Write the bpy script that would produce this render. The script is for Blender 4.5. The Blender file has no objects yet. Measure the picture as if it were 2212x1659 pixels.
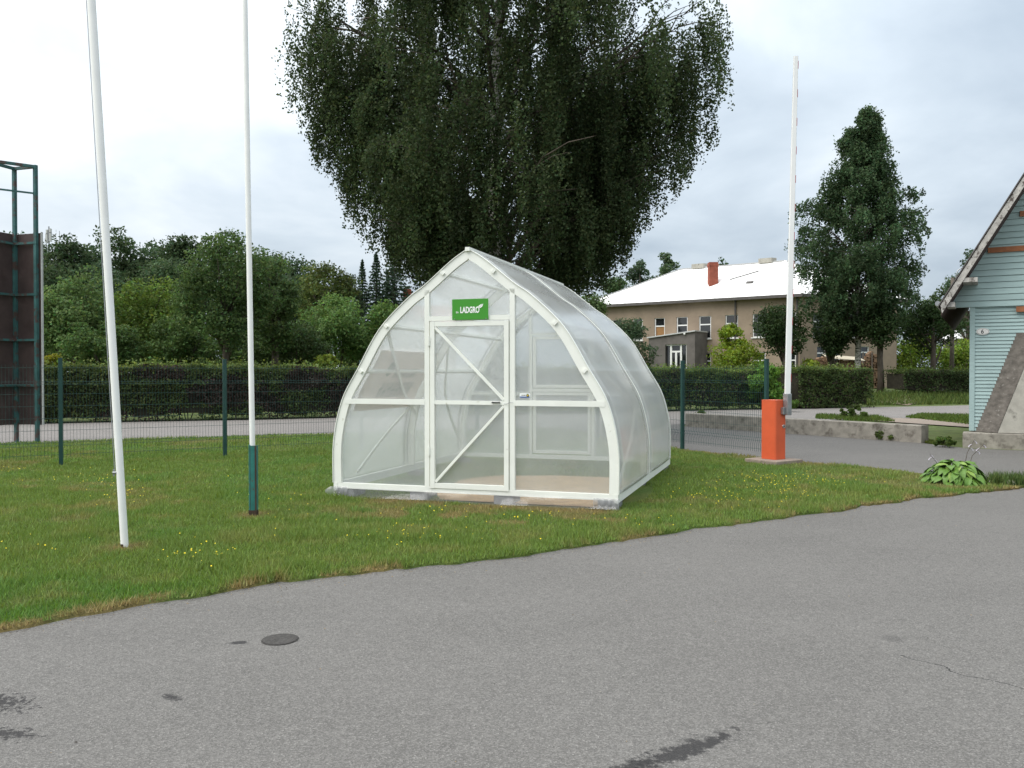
import bpy, bmesh, math, random
import numpy as np
from mathutils import Vector, Matrix

# ------------------------------------------------------------------ camera, world, sun, exposure
sc = bpy.context.scene
col = sc.collection
F_PX, CAM_H, HORIZON, CX, CY = 1790.0, 1.55, 805.0, 1106.0, 829.5     # measured on a 2212 x 1659 view of the photo
PITCH = math.atan((CY - HORIZON) / F_PX)
cam_d = bpy.data.cameras.new('camera')
cam_d.sensor_width = 36.0
cam_d.lens = 36.0 * F_PX / 2212.0
cam_d.clip_start, cam_d.clip_end = 0.05, 3000.0
cam = bpy.data.objects.new('camera', cam_d)
col.objects.link(cam)
cam.location = (0, 0, CAM_H)
cam.rotation_euler = (math.radians(90) - PITCH, 0, 0)
sc.camera = cam

SUN_AZ, SUN_EL = math.radians(-112), math.radians(56)                 # azimuth from +Y towards +X
SUN_DIR = Vector((math.sin(SUN_AZ) * math.cos(SUN_EL), math.cos(SUN_AZ) * math.cos(SUN_EL), math.sin(SUN_EL)))
sun_d = bpy.data.lights.new('sun', 'SUN')
sun_d.energy, sun_d.angle, sun_d.color = 1.5, math.radians(50), (1.0, 0.96, 0.9)
sun = bpy.data.objects.new('sun', sun_d)
col.objects.link(sun)
sun.rotation_euler = (-SUN_DIR).to_track_quat('-Z', 'Y').to_euler()

sc.view_settings.view_transform = 'Standard'
sc.view_settings.look = 'None'
sc.view_settings.gamma = 1.0
sc.view_settings.use_curve_mapping = False
sc.view_settings.exposure = 1.0
sc.render.engine = 'CYCLES'
sc.cycles.use_denoising = True
sc.cycles.max_bounces = 14
sc.cycles.diffuse_bounces = 8
sc.cycles.transmission_bounces = 12
sc.cycles.transparent_max_bounces = 16
sc.cycles.caustics_reflective = False
sc.cycles.caustics_refractive = False

world = bpy.data.worlds.new('World')
sc.world = world
world.use_nodes = True


def build_world():
    nt = world.node_tree
    nt.nodes.clear()
    N, L = nt.nodes.new, nt.links.new
    out = N('ShaderNodeOutputWorld')
    bg = N('ShaderNodeBackground')
    bg.inputs['Strength'].default_value = 0.1
    sky = N('ShaderNodeTexSky')
    sky.sky_type = 'NISHITA'
    sky.sun_disc = False
    sky.sun_elevation = SUN_EL
    sky.sun_rotation = SUN_AZ
    sky.dust_density = 2.5
    tc = N('ShaderNodeTexCoord')
    sep = N('ShaderNodeSeparateXYZ')
    L(tc.outputs['Generated'], sep.inputs[0])
    # cloud deck coordinates: direction / (z + 0.25), so that the clouds flatten towards the horizon
    zc = N('ShaderNodeMath'); zc.operation = 'MAXIMUM'; zc.inputs[1].default_value = 0.0
    L(sep.outputs['Z'], zc.inputs[0])
    za = N('ShaderNodeMath'); za.operation = 'ADD'; za.inputs[1].default_value = 0.28
    L(zc.outputs[0], za.inputs[0])
    dv = N('ShaderNodeVectorMath'); dv.operation = 'DIVIDE'
    cmb = N('ShaderNodeCombineXYZ')
    for i in range(3):
        L(za.outputs[0], cmb.inputs[i])
    L(tc.outputs['Generated'], dv.inputs[0]); L(cmb.outputs[0], dv.inputs[1])
    n1 = N('ShaderNodeTexNoise')
    n1.inputs['Scale'].default_value = 1.7
    n1.inputs['Detail'].default_value = 7
    n1.inputs['Roughness'].default_value = 0.52
    n1.inputs['Distortion'].default_value = 0.25
    L(dv.outputs[0], n1.inputs['Vector'])
    # the cloud layer is brighter round the veiled sun
    dot = N('ShaderNodeVectorMath'); dot.operation = 'DOT_PRODUCT'
    L(tc.outputs['Generated'], dot.inputs[0]); dot.inputs[1].default_value = SUN_DIR
    gl = N('ShaderNodeMapRange'); gl.inputs['From Min'].default_value = -0.75; gl.inputs['From Max'].default_value = 0.75
    gl.inputs['To Min'].default_value = 0.0; gl.inputs['To Max'].default_value = 1.0
    gl.interpolation_type = 'SMOOTHSTEP'
    L(dot.outputs['Value'], gl.inputs['Value'])
    m1 = N('ShaderNodeMath'); m1.operation = 'MULTIPLY_ADD'
    m1.inputs[1].default_value = 0.50; m1.inputs[2].default_value = -0.28
    L(gl.outputs[0], m1.inputs[0])
    m2 = N('ShaderNodeMath'); m2.operation = 'ADD'
    L(n1.outputs['Fac'], m2.inputs[0]); L(m1.outputs[0], m2.inputs[1])
    ramp = N('ShaderNodeValToRGB')
    r = ramp.color_ramp
    r.elements[0].position = 0.22; r.elements[0].color = (0.250, 0.296, 0.345, 1)
    r.elements[1].position = 0.72; r.elements[1].color = (0.53, 0.56, 0.58, 1)
    e = r.elements.new(0.45); e.color = (0.358, 0.405, 0.448, 1)
    L(m2.outputs[0], ramp.inputs['Fac'])
    # an overcast sky grows brighter towards the zenith
    ze = N('ShaderNodeMath'); ze.operation = 'MULTIPLY_ADD'; ze.inputs[1].default_value = 9.0; ze.inputs[2].default_value = 8.6
    L(zc.outputs[0], ze.inputs[0])
    up = N('ShaderNodeVectorMath'); up.operation = 'SCALE'
    L(ze.outputs[0], up.inputs['Scale'])
    L(ramp.outputs['Color'], up.inputs[0])
    mix = N('ShaderNodeMix'); mix.data_type = 'RGBA'
    mix.inputs['Factor'].default_value = 0.93
    L(sky.outputs['Color'], mix.inputs['A']); L(up.outputs[0], mix.inputs['B'])
    L(mix.outputs['Result'], bg.inputs['Color'])
    L(bg.outputs[0], out.inputs['Surface'])


build_world()

# ------------------------------------------------------------------ helpers
rng = np.random.default_rng(11)
random.seed(5)
ORIGIN = np.array([0, 0, CAM_H])


def ray(x, y):
    a, b = (x - CX) / F_PX, -(y - CY) / F_PX
    c, s = math.cos(PITCH), math.sin(PITCH)
    return np.array([a, c + b * s, -s + b * c])


def G(x, y, z=0.0):
    """pixel -> point on the horizontal plane at height z"""
    r = ray(x, y)
    return ORIGIN + r * ((z - CAM_H) / r[2])


def at(x, y, d):
    """pixel -> point at depth d along +Y"""
    r = ray(x, y)
    return ORIGIN + r * (d / r[1])


def on_plane(x, y, p, n):
    r = ray(x, y)
    return ORIGIN + r * (np.dot(np.asarray(p) - ORIGIN, n) / np.dot(r, n))


def smooth01(t):
    t = np.clip(t, 0, 1)
    return t * t * (3 - 2 * t)


_perm = np.random.default_rng(3).random((256, 256))


def vnoise(x, y):
    x, y = np.asarray(x, float), np.asarray(y, float)
    xi, yi = np.floor(x).astype(int), np.floor(y).astype(int)
    fx, fy = smooth01(x - xi), smooth01(y - yi)
    g = lambda a, b: _perm[a % 256, b % 256]
    return (g(xi, yi) * (1 - fx) + g(xi + 1, yi) * fx) * (1 - fy) + (g(xi, yi + 1) * (1 - fx) + g(xi + 1, yi + 1) * fx) * fy


def fbm(x, y, o=4):
    v, a, t = 0, 1.0, 0
    for k in range(o):
        v = v + a * vnoise(x * 2 ** k + 17.3 * k, y * 2 ** k + 9.1 * k); t += a; a *= 0.55
    return v / t


def tag(o, label=None, cat=None, group=None, kind=None):
    if label: o['label'] = label
    if cat: o['category'] = cat
    if group: o['group'] = group
    if kind: o['kind'] = kind
    return o


def empty(name, loc=(0, 0, 0), rz=0.0, label=None, cat=None, group=None):
    o = bpy.data.objects.new(name, None)
    o.empty_display_size = 0.2
    col.objects.link(o)
    o.location = loc
    o.rotation_euler = (0, 0, rz)
    return tag(o, label, cat, group)


def link(name, me, parent=None, loc=None, rz=0.0):
    o = bpy.data.objects.new(name, me)
    col.objects.link(o)
    if parent: o.parent = parent
    if loc is not None: o.location = loc
    if rz: o.rotation_euler = (0, 0, rz)
    return o


class MB:
    """collects shapes; build() links them as one mesh object"""
    def __init__(s):
        s.v, s.f = [], []

    def add(s, vs, fs):
        k = len(s.v)
        s.v += [tuple(map(float, p)) for p in vs]
        s.f += [tuple(i + k for i in f) for f in fs]
        return s

    def box(s, x0, x1, y0, y1, z0, z1):
        return s.add([(x, y, z) for z in (z0, z1) for y in (y0, y1) for x in (x0, x1)],
                     [(0, 2, 3, 1), (4, 5, 7, 6), (0, 1, 5, 4), (2, 6, 7, 3), (0, 4, 6, 2), (1, 3, 7, 5)])

    def beam(s, p, q, w, h, up=(0, 0, 1)):
        """bar p->q, w across, h along `up`"""
        p, q = Vector(p), Vector(q)
        d = (q - p).normalized()
        up = Vector(up)
        if abs(d.dot(up)) > 0.99: up = Vector((0, 1, 0))
        a = d.cross(up).normalized()
        b = a.cross(d).normalized()
        vs = [c + a * (i * w / 2) + b * (j * h / 2) for c in (p, q) for i, j in ((-1, -1), (1, -1), (1, 1), (-1, 1))]
        return s.add(vs, [(0, 3, 2, 1), (4, 5, 6, 7), (0, 1, 5, 4), (1, 2, 6, 5), (2, 3, 7, 6), (3, 0, 4, 7)])

    def tube(s, pts, rad, n=8, cap=True):
        pts = [Vector(p) for p in pts]
        if not hasattr(rad, '__len__'): rad = [rad] * len(pts)
        ref = Vector((0.31, 0.77, 0.2)).normalized()
        rings = []
        for i, p in enumerate(pts):
            d = (pts[min(i + 1, len(pts) - 1)] - pts[max(i - 1, 0)]).normalized()
            a = d.cross(ref)
            if a.length < 1e-3: a = d.cross(Vector((1, 0, 0)))
            a.normalize(); b = d.cross(a)
            rings.append([p + (a * math.cos(2 * math.pi * k / n) + b * math.sin(2 * math.pi * k / n)) * rad[i] for k in range(n)])
        vs = [q for r_ in rings for q in r_]
        fs = [(i * n + k, i * n + (k + 1) % n, (i + 1) * n + (k + 1) % n, (i + 1) * n + k) for i in range(len(pts) - 1) for k in range(n)]
        if cap: fs += [tuple(range(n - 1, -1, -1)), tuple((len(pts) - 1) * n + k for k in range(n))]
        return s.add(vs, fs)

    def prism(s, poly, ext):
        """polygon (3-D points) extruded by vector ext"""
        n = len(poly)
        ext = Vector(ext)
        vs = [Vector(p) for p in poly] + [Vector(p) + ext for p in poly]
        return s.add(vs, [tuple(range(n - 1, -1, -1)), tuple(range(n, 2 * n))] + [(k, (k + 1) % n, n + (k + 1) % n, n + k) for k in range(n)])

    def mesh(s, name, mat, smooth=False, fix=True):
        me = bpy.data.meshes.new(name)
        me.from_pydata(s.v, [], s.f)
        if fix:
            bm = bmesh.new(); bm.from_mesh(me)
            bmesh.ops.recalc_face_normals(bm, faces=bm.faces)
            bm.to_mesh(me); bm.free()
        me.materials.append(mat)
        if smooth: me.polygons.foreach_set('use_smooth', [len(p.vertices) <= 4 for p in me.polygons])
        me.update()
        return me

    def build(s, name, mat, parent=None, loc=None, rz=0.0, smooth=False, bevel=0.0):
        o = link(name, s.mesh(name, mat, smooth), parent, loc, rz)
        if bevel:
            m = o.modifiers.new('bevel', 'BEVEL'); m.width = bevel; m.segments = 2; m.limit_method = 'ANGLE'
        return o


def np_mesh(name, verts, nper, mat, colors=None, smooth=False):
    """verts (N*nper,3): N separate polygons of nper corners; colors (N,3) -> attribute Col"""
    n = len(verts) // nper
    me = bpy.data.meshes.new(name)
    me.vertices.add(len(verts)); me.vertices.foreach_set('co', np.asarray(verts, np.float32).ravel())
    me.loops.add(len(verts)); me.loops.foreach_set('vertex_index', np.arange(len(verts), dtype=np.int32))
    me.polygons.add(n)
    me.polygons.foreach_set('loop_start', np.arange(0, len(verts), nper, dtype=np.int32))
    me.polygons.foreach_set('loop_total', np.full(n, nper, np.int32))
    if colors is not None:
        a = me.attributes.new('Col', 'FLOAT_COLOR', 'FACE')
        c = np.ones((n, 4), np.float32); c[:, :3] = colors
        a.data.foreach_set('color', c.ravel())
    me.materials.append(mat)
    me.update(calc_edges=True)
    return me


# ------------------------------------------------------------------ materials
def new_mat(name):
    m = bpy.data.materials.new(name)
    m.use_nodes = True
    nt = m.node_tree
    b = nt.nodes['Principled BSDF']
    return m, nt, b


def noise(nt, scale, detail=4, rough=0.55, vec=None, stretch=None, coord='Object', dist=0.0):
    tc = nt.nodes.new('ShaderNodeTexCoord')
    n = nt.nodes.new('ShaderNodeTexNoise')
    n.inputs['Scale'].default_value = scale
    n.inputs['Detail'].default_value = detail
    n.inputs['Roughness'].default_value = rough
    n.inputs['Distortion'].default_value = dist
    src = tc.outputs[coord]
    if stretch:
        mp = nt.nodes.new('ShaderNodeMapping'); mp.inputs['Scale'].default_value = stretch
        nt.links.new(src, mp.inputs['Vector']); src = mp.outputs['Vector']
    nt.links.new(src, n.inputs['Vector'])
    return n.outputs['Fac']


def ramp(nt, fac, stops):
    r = nt.nodes.new('ShaderNodeValToRGB')
    el = r.color_ramp.elements
    el[0].position, el[0].color = stops[0][0], (*stops[0][1], 1)
    el[1].position, el[1].color = stops[-1][0], (*stops[-1][1], 1)
    for p, c in stops[1:-1]:
        e = el.new(p); e.color = (*c, 1)
    nt.links.new(fac, r.inputs['Fac'])
    return r.outputs['Color']


def mixc(nt, fac, a, b, mode='MIX'):
    m = nt.nodes.new('ShaderNodeMix'); m.data_type = 'RGBA'; m.blend_type = mode
    for sock, val in (('Factor', fac), ('A', a), ('B', b)):
        if hasattr(val, 'links'): nt.links.new(val, m.inputs[sock])
        elif sock == 'Factor': m.inputs[sock].default_value = val
        else: m.inputs[sock].default_value = (*val, 1)
    return m.outputs['Result']


def math_n(nt, op, a, b=None, c=None):
    m = nt.nodes.new('ShaderNodeMath'); m.operation = op
    for i, val in enumerate((a, b, c)):
        if val is None: continue
        if hasattr(val, 'links'): nt.links.new(val, m.inputs[i])
        else: m.inputs[i].default_value = val
    return m.outputs[0]


def bump(nt, b, h, strength=0.3, dist=0.01):
    n = nt.nodes.new('ShaderNodeBump')
    n.inputs['Strength'].default_value = strength; n.inputs['Distance'].default_value = dist
    nt.links.new(h, n.inputs['Height']); nt.links.new(n.outputs[0], b.inputs['Normal'])


def pm(name, c, rough=0.7, var=0.2, scale=6, spots=None, spot_t=(0.62, 0.7), spot_scale=9, metal=0.0, bstr=0.15, bscale=60,
       stretch=None, spec=0.3):
    """painted / mineral surface: base tone varied by noise, optional wear of another colour, fine relief"""
    m, nt, b = new_mat(name)
    c = np.array(c)
    colr = ramp(nt, noise(nt, scale, 5, 0.6, stretch=stretch), [(0.3, c * (1 - var)), (0.7, np.minimum(c * (1 + var * 0.7), 1))])
    if spots is not None:
        f = ramp(nt, noise(nt, spot_scale, 6, 0.65, stretch=stretch), [(spot_t[0], (0, 0, 0)), (spot_t[1], (1, 1, 1))])
        colr = mixc(nt, f, colr, spots)
    nt.links.new(colr, b.inputs['Base Color'])
    b.inputs['Roughness'].default_value = rough
    b.inputs['Metallic'].default_value = metal
    b.inputs['Specular IOR Level'].default_value = spec
    if bstr: bump(nt, b, noise(nt, bscale, 3, 0.6), bstr, 0.004)
    return m


def leaf_mat(name, trans=0.35, rough=0.65):
    m, nt, b = new_mat(name)
    a = nt.nodes.new('ShaderNodeAttribute'); a.attribute_name = 'Col'
    nt.links.new(a.outputs['Color'], b.inputs['Base Color'])
    b.inputs['Roughness'].default_value = rough
    b.inputs['Specular IOR Level'].default_value = 0.15
    t = nt.nodes.new('ShaderNodeBsdfTranslucent')
    hs = nt.nodes.new('ShaderNodeHueSaturation'); hs.inputs['Value'].default_value = 1.5; hs.inputs['Saturation'].default_value = 1.15
    hs.inputs['Hue'].default_value = 0.485
    nt.links.new(a.outputs['Color'], hs.inputs['Color']); nt.links.new(hs.outputs[0], t.inputs['Color'])
    mx = nt.nodes.new('ShaderNodeMixShader'); mx.inputs[0].default_value = trans
    out = nt.nodes['Material Output']
    nt.links.new(b.outputs[0], mx.inputs[1]); nt.links.new(t.outputs[0], mx.inputs[2]); nt.links.new(mx.outputs[0], out.inputs['Surface'])
    return m


def polycarb(name, body=0.3, rib=(0, 0, 0), tint=(0.94, 0.955, 0.96), clear=(0.965, 0.975, 0.975), gloss=0.16, slant=0.16):
    """milky multiwall sheet: lets light through, scatters some of it, mirrors the sky at a slant"""
    m, nt, b = new_mat(name)
    nt.nodes.remove(b)
    N, L = nt.nodes.new, nt.links.new
    out = nt.nodes['Material Output']
    tr = N('ShaderNodeBsdfTransparent'); tr.inputs[0].default_value = (*clear, 1)
    df = N('ShaderNodeBsdfDiffuse'); df.inputs[0].default_value = (*tint, 1)
    tl = N('ShaderNodeBsdfTranslucent'); tl.inputs[0].default_value = (*tint, 1)
    sc_ = N('ShaderNodeMixShader'); sc_.inputs[0].default_value = 0.6
    L(df.outputs[0], sc_.inputs[1]); L(tl.outputs[0], sc_.inputs[2])
    # cloudiness: uneven dirt and fine ribs; more milk at a slant, where more of the walls are crossed
    f = noise(nt, 1.3, 5, 0.6)
    lw = N('ShaderNodeLayerWeight'); lw.inputs['Blend'].default_value = 0.35
    fac = math_n(nt, 'MULTIPLY_ADD', f, 0.16, body - 0.08)
    fac = math_n(nt, 'MULTIPLY_ADD', lw.outputs['Facing'], slant, fac)
    if any(rib):
        tc = N('ShaderNodeTexCoord'); mp = N('ShaderNodeMapping'); mp.inputs['Scale'].default_value = rib
        w = N('ShaderNodeTexWave'); w.inputs['Scale'].default_value = 1.0
        L(tc.outputs['Object'], mp.inputs[0]); L(mp.outputs[0], w.inputs[0])
        fac = math_n(nt, 'MULTIPLY_ADD', w.outputs['Fac'], 0.09, math_n(nt, 'SUBTRACT', fac, 0.045))
    m1 = N('ShaderNodeMixShader')
    cl = N('ShaderNodeClamp'); L(fac, cl.inputs[0])
    L(cl.outputs[0], m1.inputs[0]); L(tr.outputs[0], m1.inputs[1]); L(sc_.outputs[0], m1.inputs[2])
    gl = N('ShaderNodeBsdfGlossy'); gl.inputs['Roughness'].default_value = gloss
    # mirror share by Schlick's rule from the facing ratio (the same from either side of the thin wall)
    lf_ = N('ShaderNodeLayerWeight'); lf_.inputs['Blend'].default_value = 0.5
    fr = math_n(nt, 'MULTIPLY_ADD', math_n(nt, 'POWER', lf_.outputs['Facing'], 5.0), 0.7, 0.035)
    m2 = N('ShaderNodeMixShader')
    L(fr, m2.inputs[0]); L(m1.outputs[0], m2.inputs[1]); L(gl.outputs[0], m2.inputs[2])
    L(m2.outputs[0], out.inputs['Surface'])
    return m


M = {}
M['white_paint'] = pm('white_paint', (0.80, 0.81, 0.755), 0.55, 0.06, 3, spots=(0.46, 0.44, 0.36), spot_t=(0.64, 0.76), spot_scale=13, stretch=(1, 1, 1))
M['pole_white'] = pm('pole_white', (0.83, 0.83, 0.81), 0.4, 0.05, 4, spots=(0.30, 0.25, 0.2), spot_t=(0.72, 0.78), spot_scale=22)
M['arm_white'] = pm('arm_white', (0.80, 0.80, 0.79), 0.35, 0.03, 3)
M['red_tape'] = pm('red_tape', (0.35, 0.02, 0.03), 0.35, 0.1, 8)
M['panel_front'] = polycarb('panel_front', 0.235, (150, 0, 0))
M['panel_side'] = polycarb('panel_side', 0.31, (0, 0, 0))
M['panel_back'] = polycarb('panel_back', 0.30, (150, 0, 0))
M['film'] = polycarb('film', 0.14, (0, 0, 0), (0.75, 0.76, 0.76), (0.97, 0.97, 0.97), 0.1, 0.1)
M['film_bunch'] = polycarb('film_bunch', 0.42, (0, 0, 0), (0.62, 0.63, 0.64), (0.9, 0.9, 0.9), 0.12)
M['banner'] = pm('banner', (0.78, 0.68, 0.61), 0.6, 0.05, 2)
M['banner_mark'] = pm('banner_mark', (0.25, 0.27, 0.21), 0.7, 0.1, 9)
M['sign_green'] = pm('sign_green', (0.055, 0.28, 0.03), 0.4, 0.05, 2)
M['sign_white'] = pm('sign_white', (0.85, 0.86, 0.84), 0.5, 0.02, 2)
M['sticker_blue'] = pm('sticker_blue', (0.05, 0.10, 0.28), 0.4, 0.05, 2)
M['dark_metal'] = pm('dark_metal', (0.06, 0.06, 0.06), 0.45, 0.2, 8, metal=0.6)
M['zinc'] = pm('zinc', (0.36, 0.37, 0.38), 0.42, 0.15, 10, metal=0.8)
M['block'] = pm('block', (0.25, 0.25, 0.255), 0.9, 0.25, 18, bstr=0.6, bscale=90)
M['fence_green'] = pm('fence_green', (0.018, 0.058, 0.052), 0.4, 0.15, 6)
M['post_teal'] = pm('post_teal', (0.030, 0.17, 0.15), 0.5, 0.2, 9, spots=(0.10, 0.045, 0.022), spot_t=(0.60, 0.66), spot_scale=16)
M['post_rust'] = pm('post_rust', (0.055, 0.035, 0.025), 0.8, 0.4, 20)
M['frame_teal'] = pm('frame_teal', (0.05, 0.13, 0.13), 0.55, 0.3, 5, spots=(0.085, 0.055, 0.05), spot_t=(0.5, 0.58), spot_scale=4)
M['panel_brown'] = pm('panel_brown', (0.070, 0.048, 0.046), 0.6, 0.3, 2.5, spots=(0.05, 0.03, 0.03), spot_t=(0.55, 0.7), spot_scale=3)
M['panel_edge'] = pm('panel_edge', (0.5, 0.5, 0.5), 0.5, 0.1, 4)
M['orange'] = pm('orange', (0.62, 0.108, 0.042), 0.42, 0.08, 4, bstr=0.05)
M['concrete'] = pm('concrete', (0.30, 0.275, 0.235), 0.9, 0.3, 5, spots=(0.13, 0.115, 0.095), spot_t=(0.52, 0.66), spot_scale=4, bstr=0.6, bscale=25)
M['concrete_pale'] = pm('concrete_pale', (0.42, 0.40, 0.35), 0.9, 0.25, 3, spots=(0.2, 0.19, 0.165), spot_t=(0.56, 0.7), spot_scale=3, bstr=0.5, bscale=25)
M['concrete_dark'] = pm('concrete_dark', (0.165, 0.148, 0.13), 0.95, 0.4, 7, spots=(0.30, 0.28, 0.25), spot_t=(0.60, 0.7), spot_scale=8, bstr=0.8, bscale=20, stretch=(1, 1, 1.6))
M['slab'] = pm('slab', (0.27, 0.22, 0.18), 0.9, 0.25, 12, bstr=0.5)
M['board'] = pm('board', (0.35, 0.465, 0.455), 0.65, 0.13, 3, spots=(0.25, 0.335, 0.33), spot_t=(0.55, 0.72), spot_scale=6, stretch=(0.4, 0.4, 6), bstr=0.3, bscale=40)
M['barge'] = pm('barge', (0.44, 0.42, 0.39), 0.85, 0.35, 8, spots=(0.10, 0.085, 0.075), spot_t=(0.52, 0.62), spot_scale=12, stretch=(1, 1, 1))
M['soffit'] = pm('soffit', (0.07, 0.045, 0.04), 0.85, 0.3, 6)
M['red_wood'] = pm('red_wood', (0.30, 0.12, 0.055), 0.7, 0.25, 8)
M['roof_white'] = pm('roof_white', (0.86, 0.855, 0.84), 0.6, 0.05, 0.6, spots=(0.74, 0.73, 0.71), spot_t=(0.56, 0.8), spot_scale=0.8, bstr=0.0)
M['roof_trim'] = pm('roof_trim', (0.11, 0.10, 0.095), 0.7, 0.25, 4)
M['render_brown'] = pm('render_brown', (0.30, 0.235, 0.175), 0.95, 0.14, 0.9, spots=(0.235, 0.185, 0.14), spot_t=(0.5, 0.75), spot_scale=0.7, bstr=0.3, bscale=12)
M['render_grey'] = pm('render_grey', (0.155, 0.14, 0.13), 0.95, 0.25, 1.2, spots=(0.10, 0.09, 0.085), spot_t=(0.5, 0.7), spot_scale=1.1, bstr=0.3, bscale=12)
M['brick_red'] = pm('brick_red', (0.29, 0.085, 0.055), 0.85, 0.25, 5, bstr=0.3, bscale=14)
M['frame_white'] = pm('frame_white', (0.78, 0.78, 0.76), 0.45, 0.04, 3)
M['curtain'] = pm('curtain', (0.30, 0.165, 0.07), 0.9, 0.2, 4)
M['bark'] = pm('bark', (0.085, 0.07, 0.055), 0.95, 0.4, 9, bstr=0.8, bscale=18, stretch=(1, 1, 0.35))
M['log'] = pm('log', (0.25, 0.16, 0.10), 0.9, 0.4, 7)
M['tarp'] = pm('tarp', (0.52, 0.46, 0.35), 0.7, 0.12, 2)
M['wood_pole'] = pm('wood_pole', (0.13, 0.11, 0.09), 0.9, 0.3, 6)
M['dirt'] = pm('dirt', (0.24, 0.185, 0.14), 0.95, 0.25, 3, spots=(0.16, 0.135, 0.10), spot_t=(0.5, 0.65), spot_scale=5, bstr=0.5, bscale=30)
M['sand'] = pm('sand', (0.50, 0.34, 0.19), 0.95, 0.2, 5, spots=(0.38, 0.26, 0.15), spot_t=(0.5, 0.66), spot_scale=7, bstr=0.5, bscale=60)
M['stone'] = pm('stone', (0.34, 0.31, 0.27), 0.9, 0.25, 12, bstr=0.5)
M['iron'] = pm('iron', (0.058, 0.054, 0.050), 0.8, 0.45, 50, bstr=0.8, bscale=160)
M['leaf'] = leaf_mat('leaf')
M['grass_blade'] = leaf_mat('grass_blade', 0.25, 0.6)
M['hedge_core'] = pm('hedge_core', (0.030, 0.027, 0.018), 0.95, 0.5, 9)
M['tile_red'] = pm('tile_red', (0.25, 0.075, 0.045), 0.85, 0.2, 6)
M['plate_white'] = pm('plate_white', (0.70, 0.69, 0.66), 0.4, 0.05, 6)
M['black'] = pm('black', (0.02, 0.02, 0.02), 0.6, 0.1, 6)
M['hosta'] = pm('hosta', (0.10, 0.195, 0.032), 0.45, 0.25, 9, bstr=0.3, bscale=40)
M['hosta_pale'] = pm('hosta_pale', (0.19, 0.29, 0.06), 0.45, 0.25, 9, bstr=0.3, bscale=40)
M['flower_lilac'] = pm('flower_lilac', (0.55, 0.50, 0.58), 0.6, 0.1, 9)
M['flower_yellow'] = pm('flower_yellow', (0.72, 0.56, 0.015), 0.6, 0.15, 9, bstr=0)


def birch_bark():
    m, nt, b = new_mat('birch_bark')
    w = ramp(nt, noise(nt, 3.0, 5, 0.6), [(0.3, (0.36, 0.33, 0.29)), (0.7, (0.62, 0.60, 0.56))])
    d = ramp(nt, noise(nt, 7.0, 5, 0.65, stretch=(0.6, 0.6, 2.2)), [(0.52, (0, 0, 0)), (0.58, (1, 1, 1))])
    nt.links.new(mixc(nt, d, w, (0.035, 0.03, 0.027)), b.inputs['Base Color'])
    b.inputs['Roughness'].default_value = 0.85
    bump(nt, b, noise(nt, 25, 4), 0.5, 0.01)
    return m


M['birch_bark'] = birch_bark()


def glass():
    m, nt, b = new_mat('window_glass')
    b.inputs['Base Color'].default_value = (0.012, 0.014, 0.016, 1)
    b.inputs['Roughness'].default_value = 0.04
    b.inputs['Specular IOR Level'].default_value = 0.9
    bump(nt, b, noise(nt, 0.8, 2), 0.05, 0.02)
    return m


M['glass'] = glass()


def local_mask(nt, p, q, half, ragged=0.5, nscale=7.0, edge=0.25):
    """0..1 mask of a stain: an ellipse-like blot along p->q (ground points) with a ragged rim"""
    p, q = np.array(p[:2]), np.array(q[:2])
    mid, ln = (p + q) / 2, np.linalg.norm(q - p)
    ang = math.atan2(q[1] - p[1], q[0] - p[0])
    tc = nt.nodes.new('ShaderNodeTexCoord')
    mp = nt.nodes.new('ShaderNodeMapping'); mp.vector_type = 'TEXTURE'
    mp.inputs['Location'].default_value = (mid[0], mid[1], 0)
    mp.inputs['Rotation'].default_value = (0, 0, ang)
    mp.inputs['Scale'].default_value = (ln / 2, half, 1)
    nt.links.new(tc.outputs['Object'], mp.inputs[0])
    ln_ = nt.nodes.new('ShaderNodeVectorMath'); ln_.operation = 'LENGTH'
    nt.links.new(mp.outputs[0], ln_.inputs[0])
    n = noise(nt, nscale, 6, 0.72)
    d = math_n(nt, 'MULTIPLY_ADD', n, ragged * 4, ln_.outputs['Value'])
    mr = nt.nodes.new('ShaderNodeMapRange')
    mr.inputs['From Min'].default_value = 0.75 + ragged * 2 + edge; mr.inputs['From Max'].default_value = 0.75 + ragged * 2 - edge
    nt.links.new(d, mr.inputs['Value'])
    return mr.outputs[0]


def crack_mask(nt, p, q, half=0.006):
    p, q = np.array(p[:2]), np.array(q[:2])
    mid, ln = (p + q) / 2, np.linalg.norm(q - p)
    ang = math.atan2(q[1] - p[1], q[0] - p[0])
    tc = nt.nodes.new('ShaderNodeTexCoord')
    mp = nt.nodes.new('ShaderNodeMapping'); mp.vector_type = 'TEXTURE'
    mp.inputs['Location'].default_value = (mid[0], mid[1], 0)
    mp.inputs['Rotation'].default_value = (0, 0, ang)
    nt.links.new(tc.outputs['Object'], mp.inputs[0])
    sp = nt.nodes.new('ShaderNodeSeparateXYZ'); nt.links.new(mp.outputs[0], sp.inputs[0])
    n = noise(nt, 3.0, 6, 0.6)
    t = math_n(nt, 'ABSOLUTE', math_n(nt, 'MULTIPLY_ADD', math_n(nt, 'SUBTRACT', n, 0.5), 0.28, sp.outputs['Y']))
    a = math_n(nt, 'LESS_THAN', t, half)
    b = math_n(nt, 'LESS_THAN', math_n(nt, 'ABSOLUTE', sp.outputs['X']), ln / 2)
    return math_n(nt, 'MULTIPLY', a, b)


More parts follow.
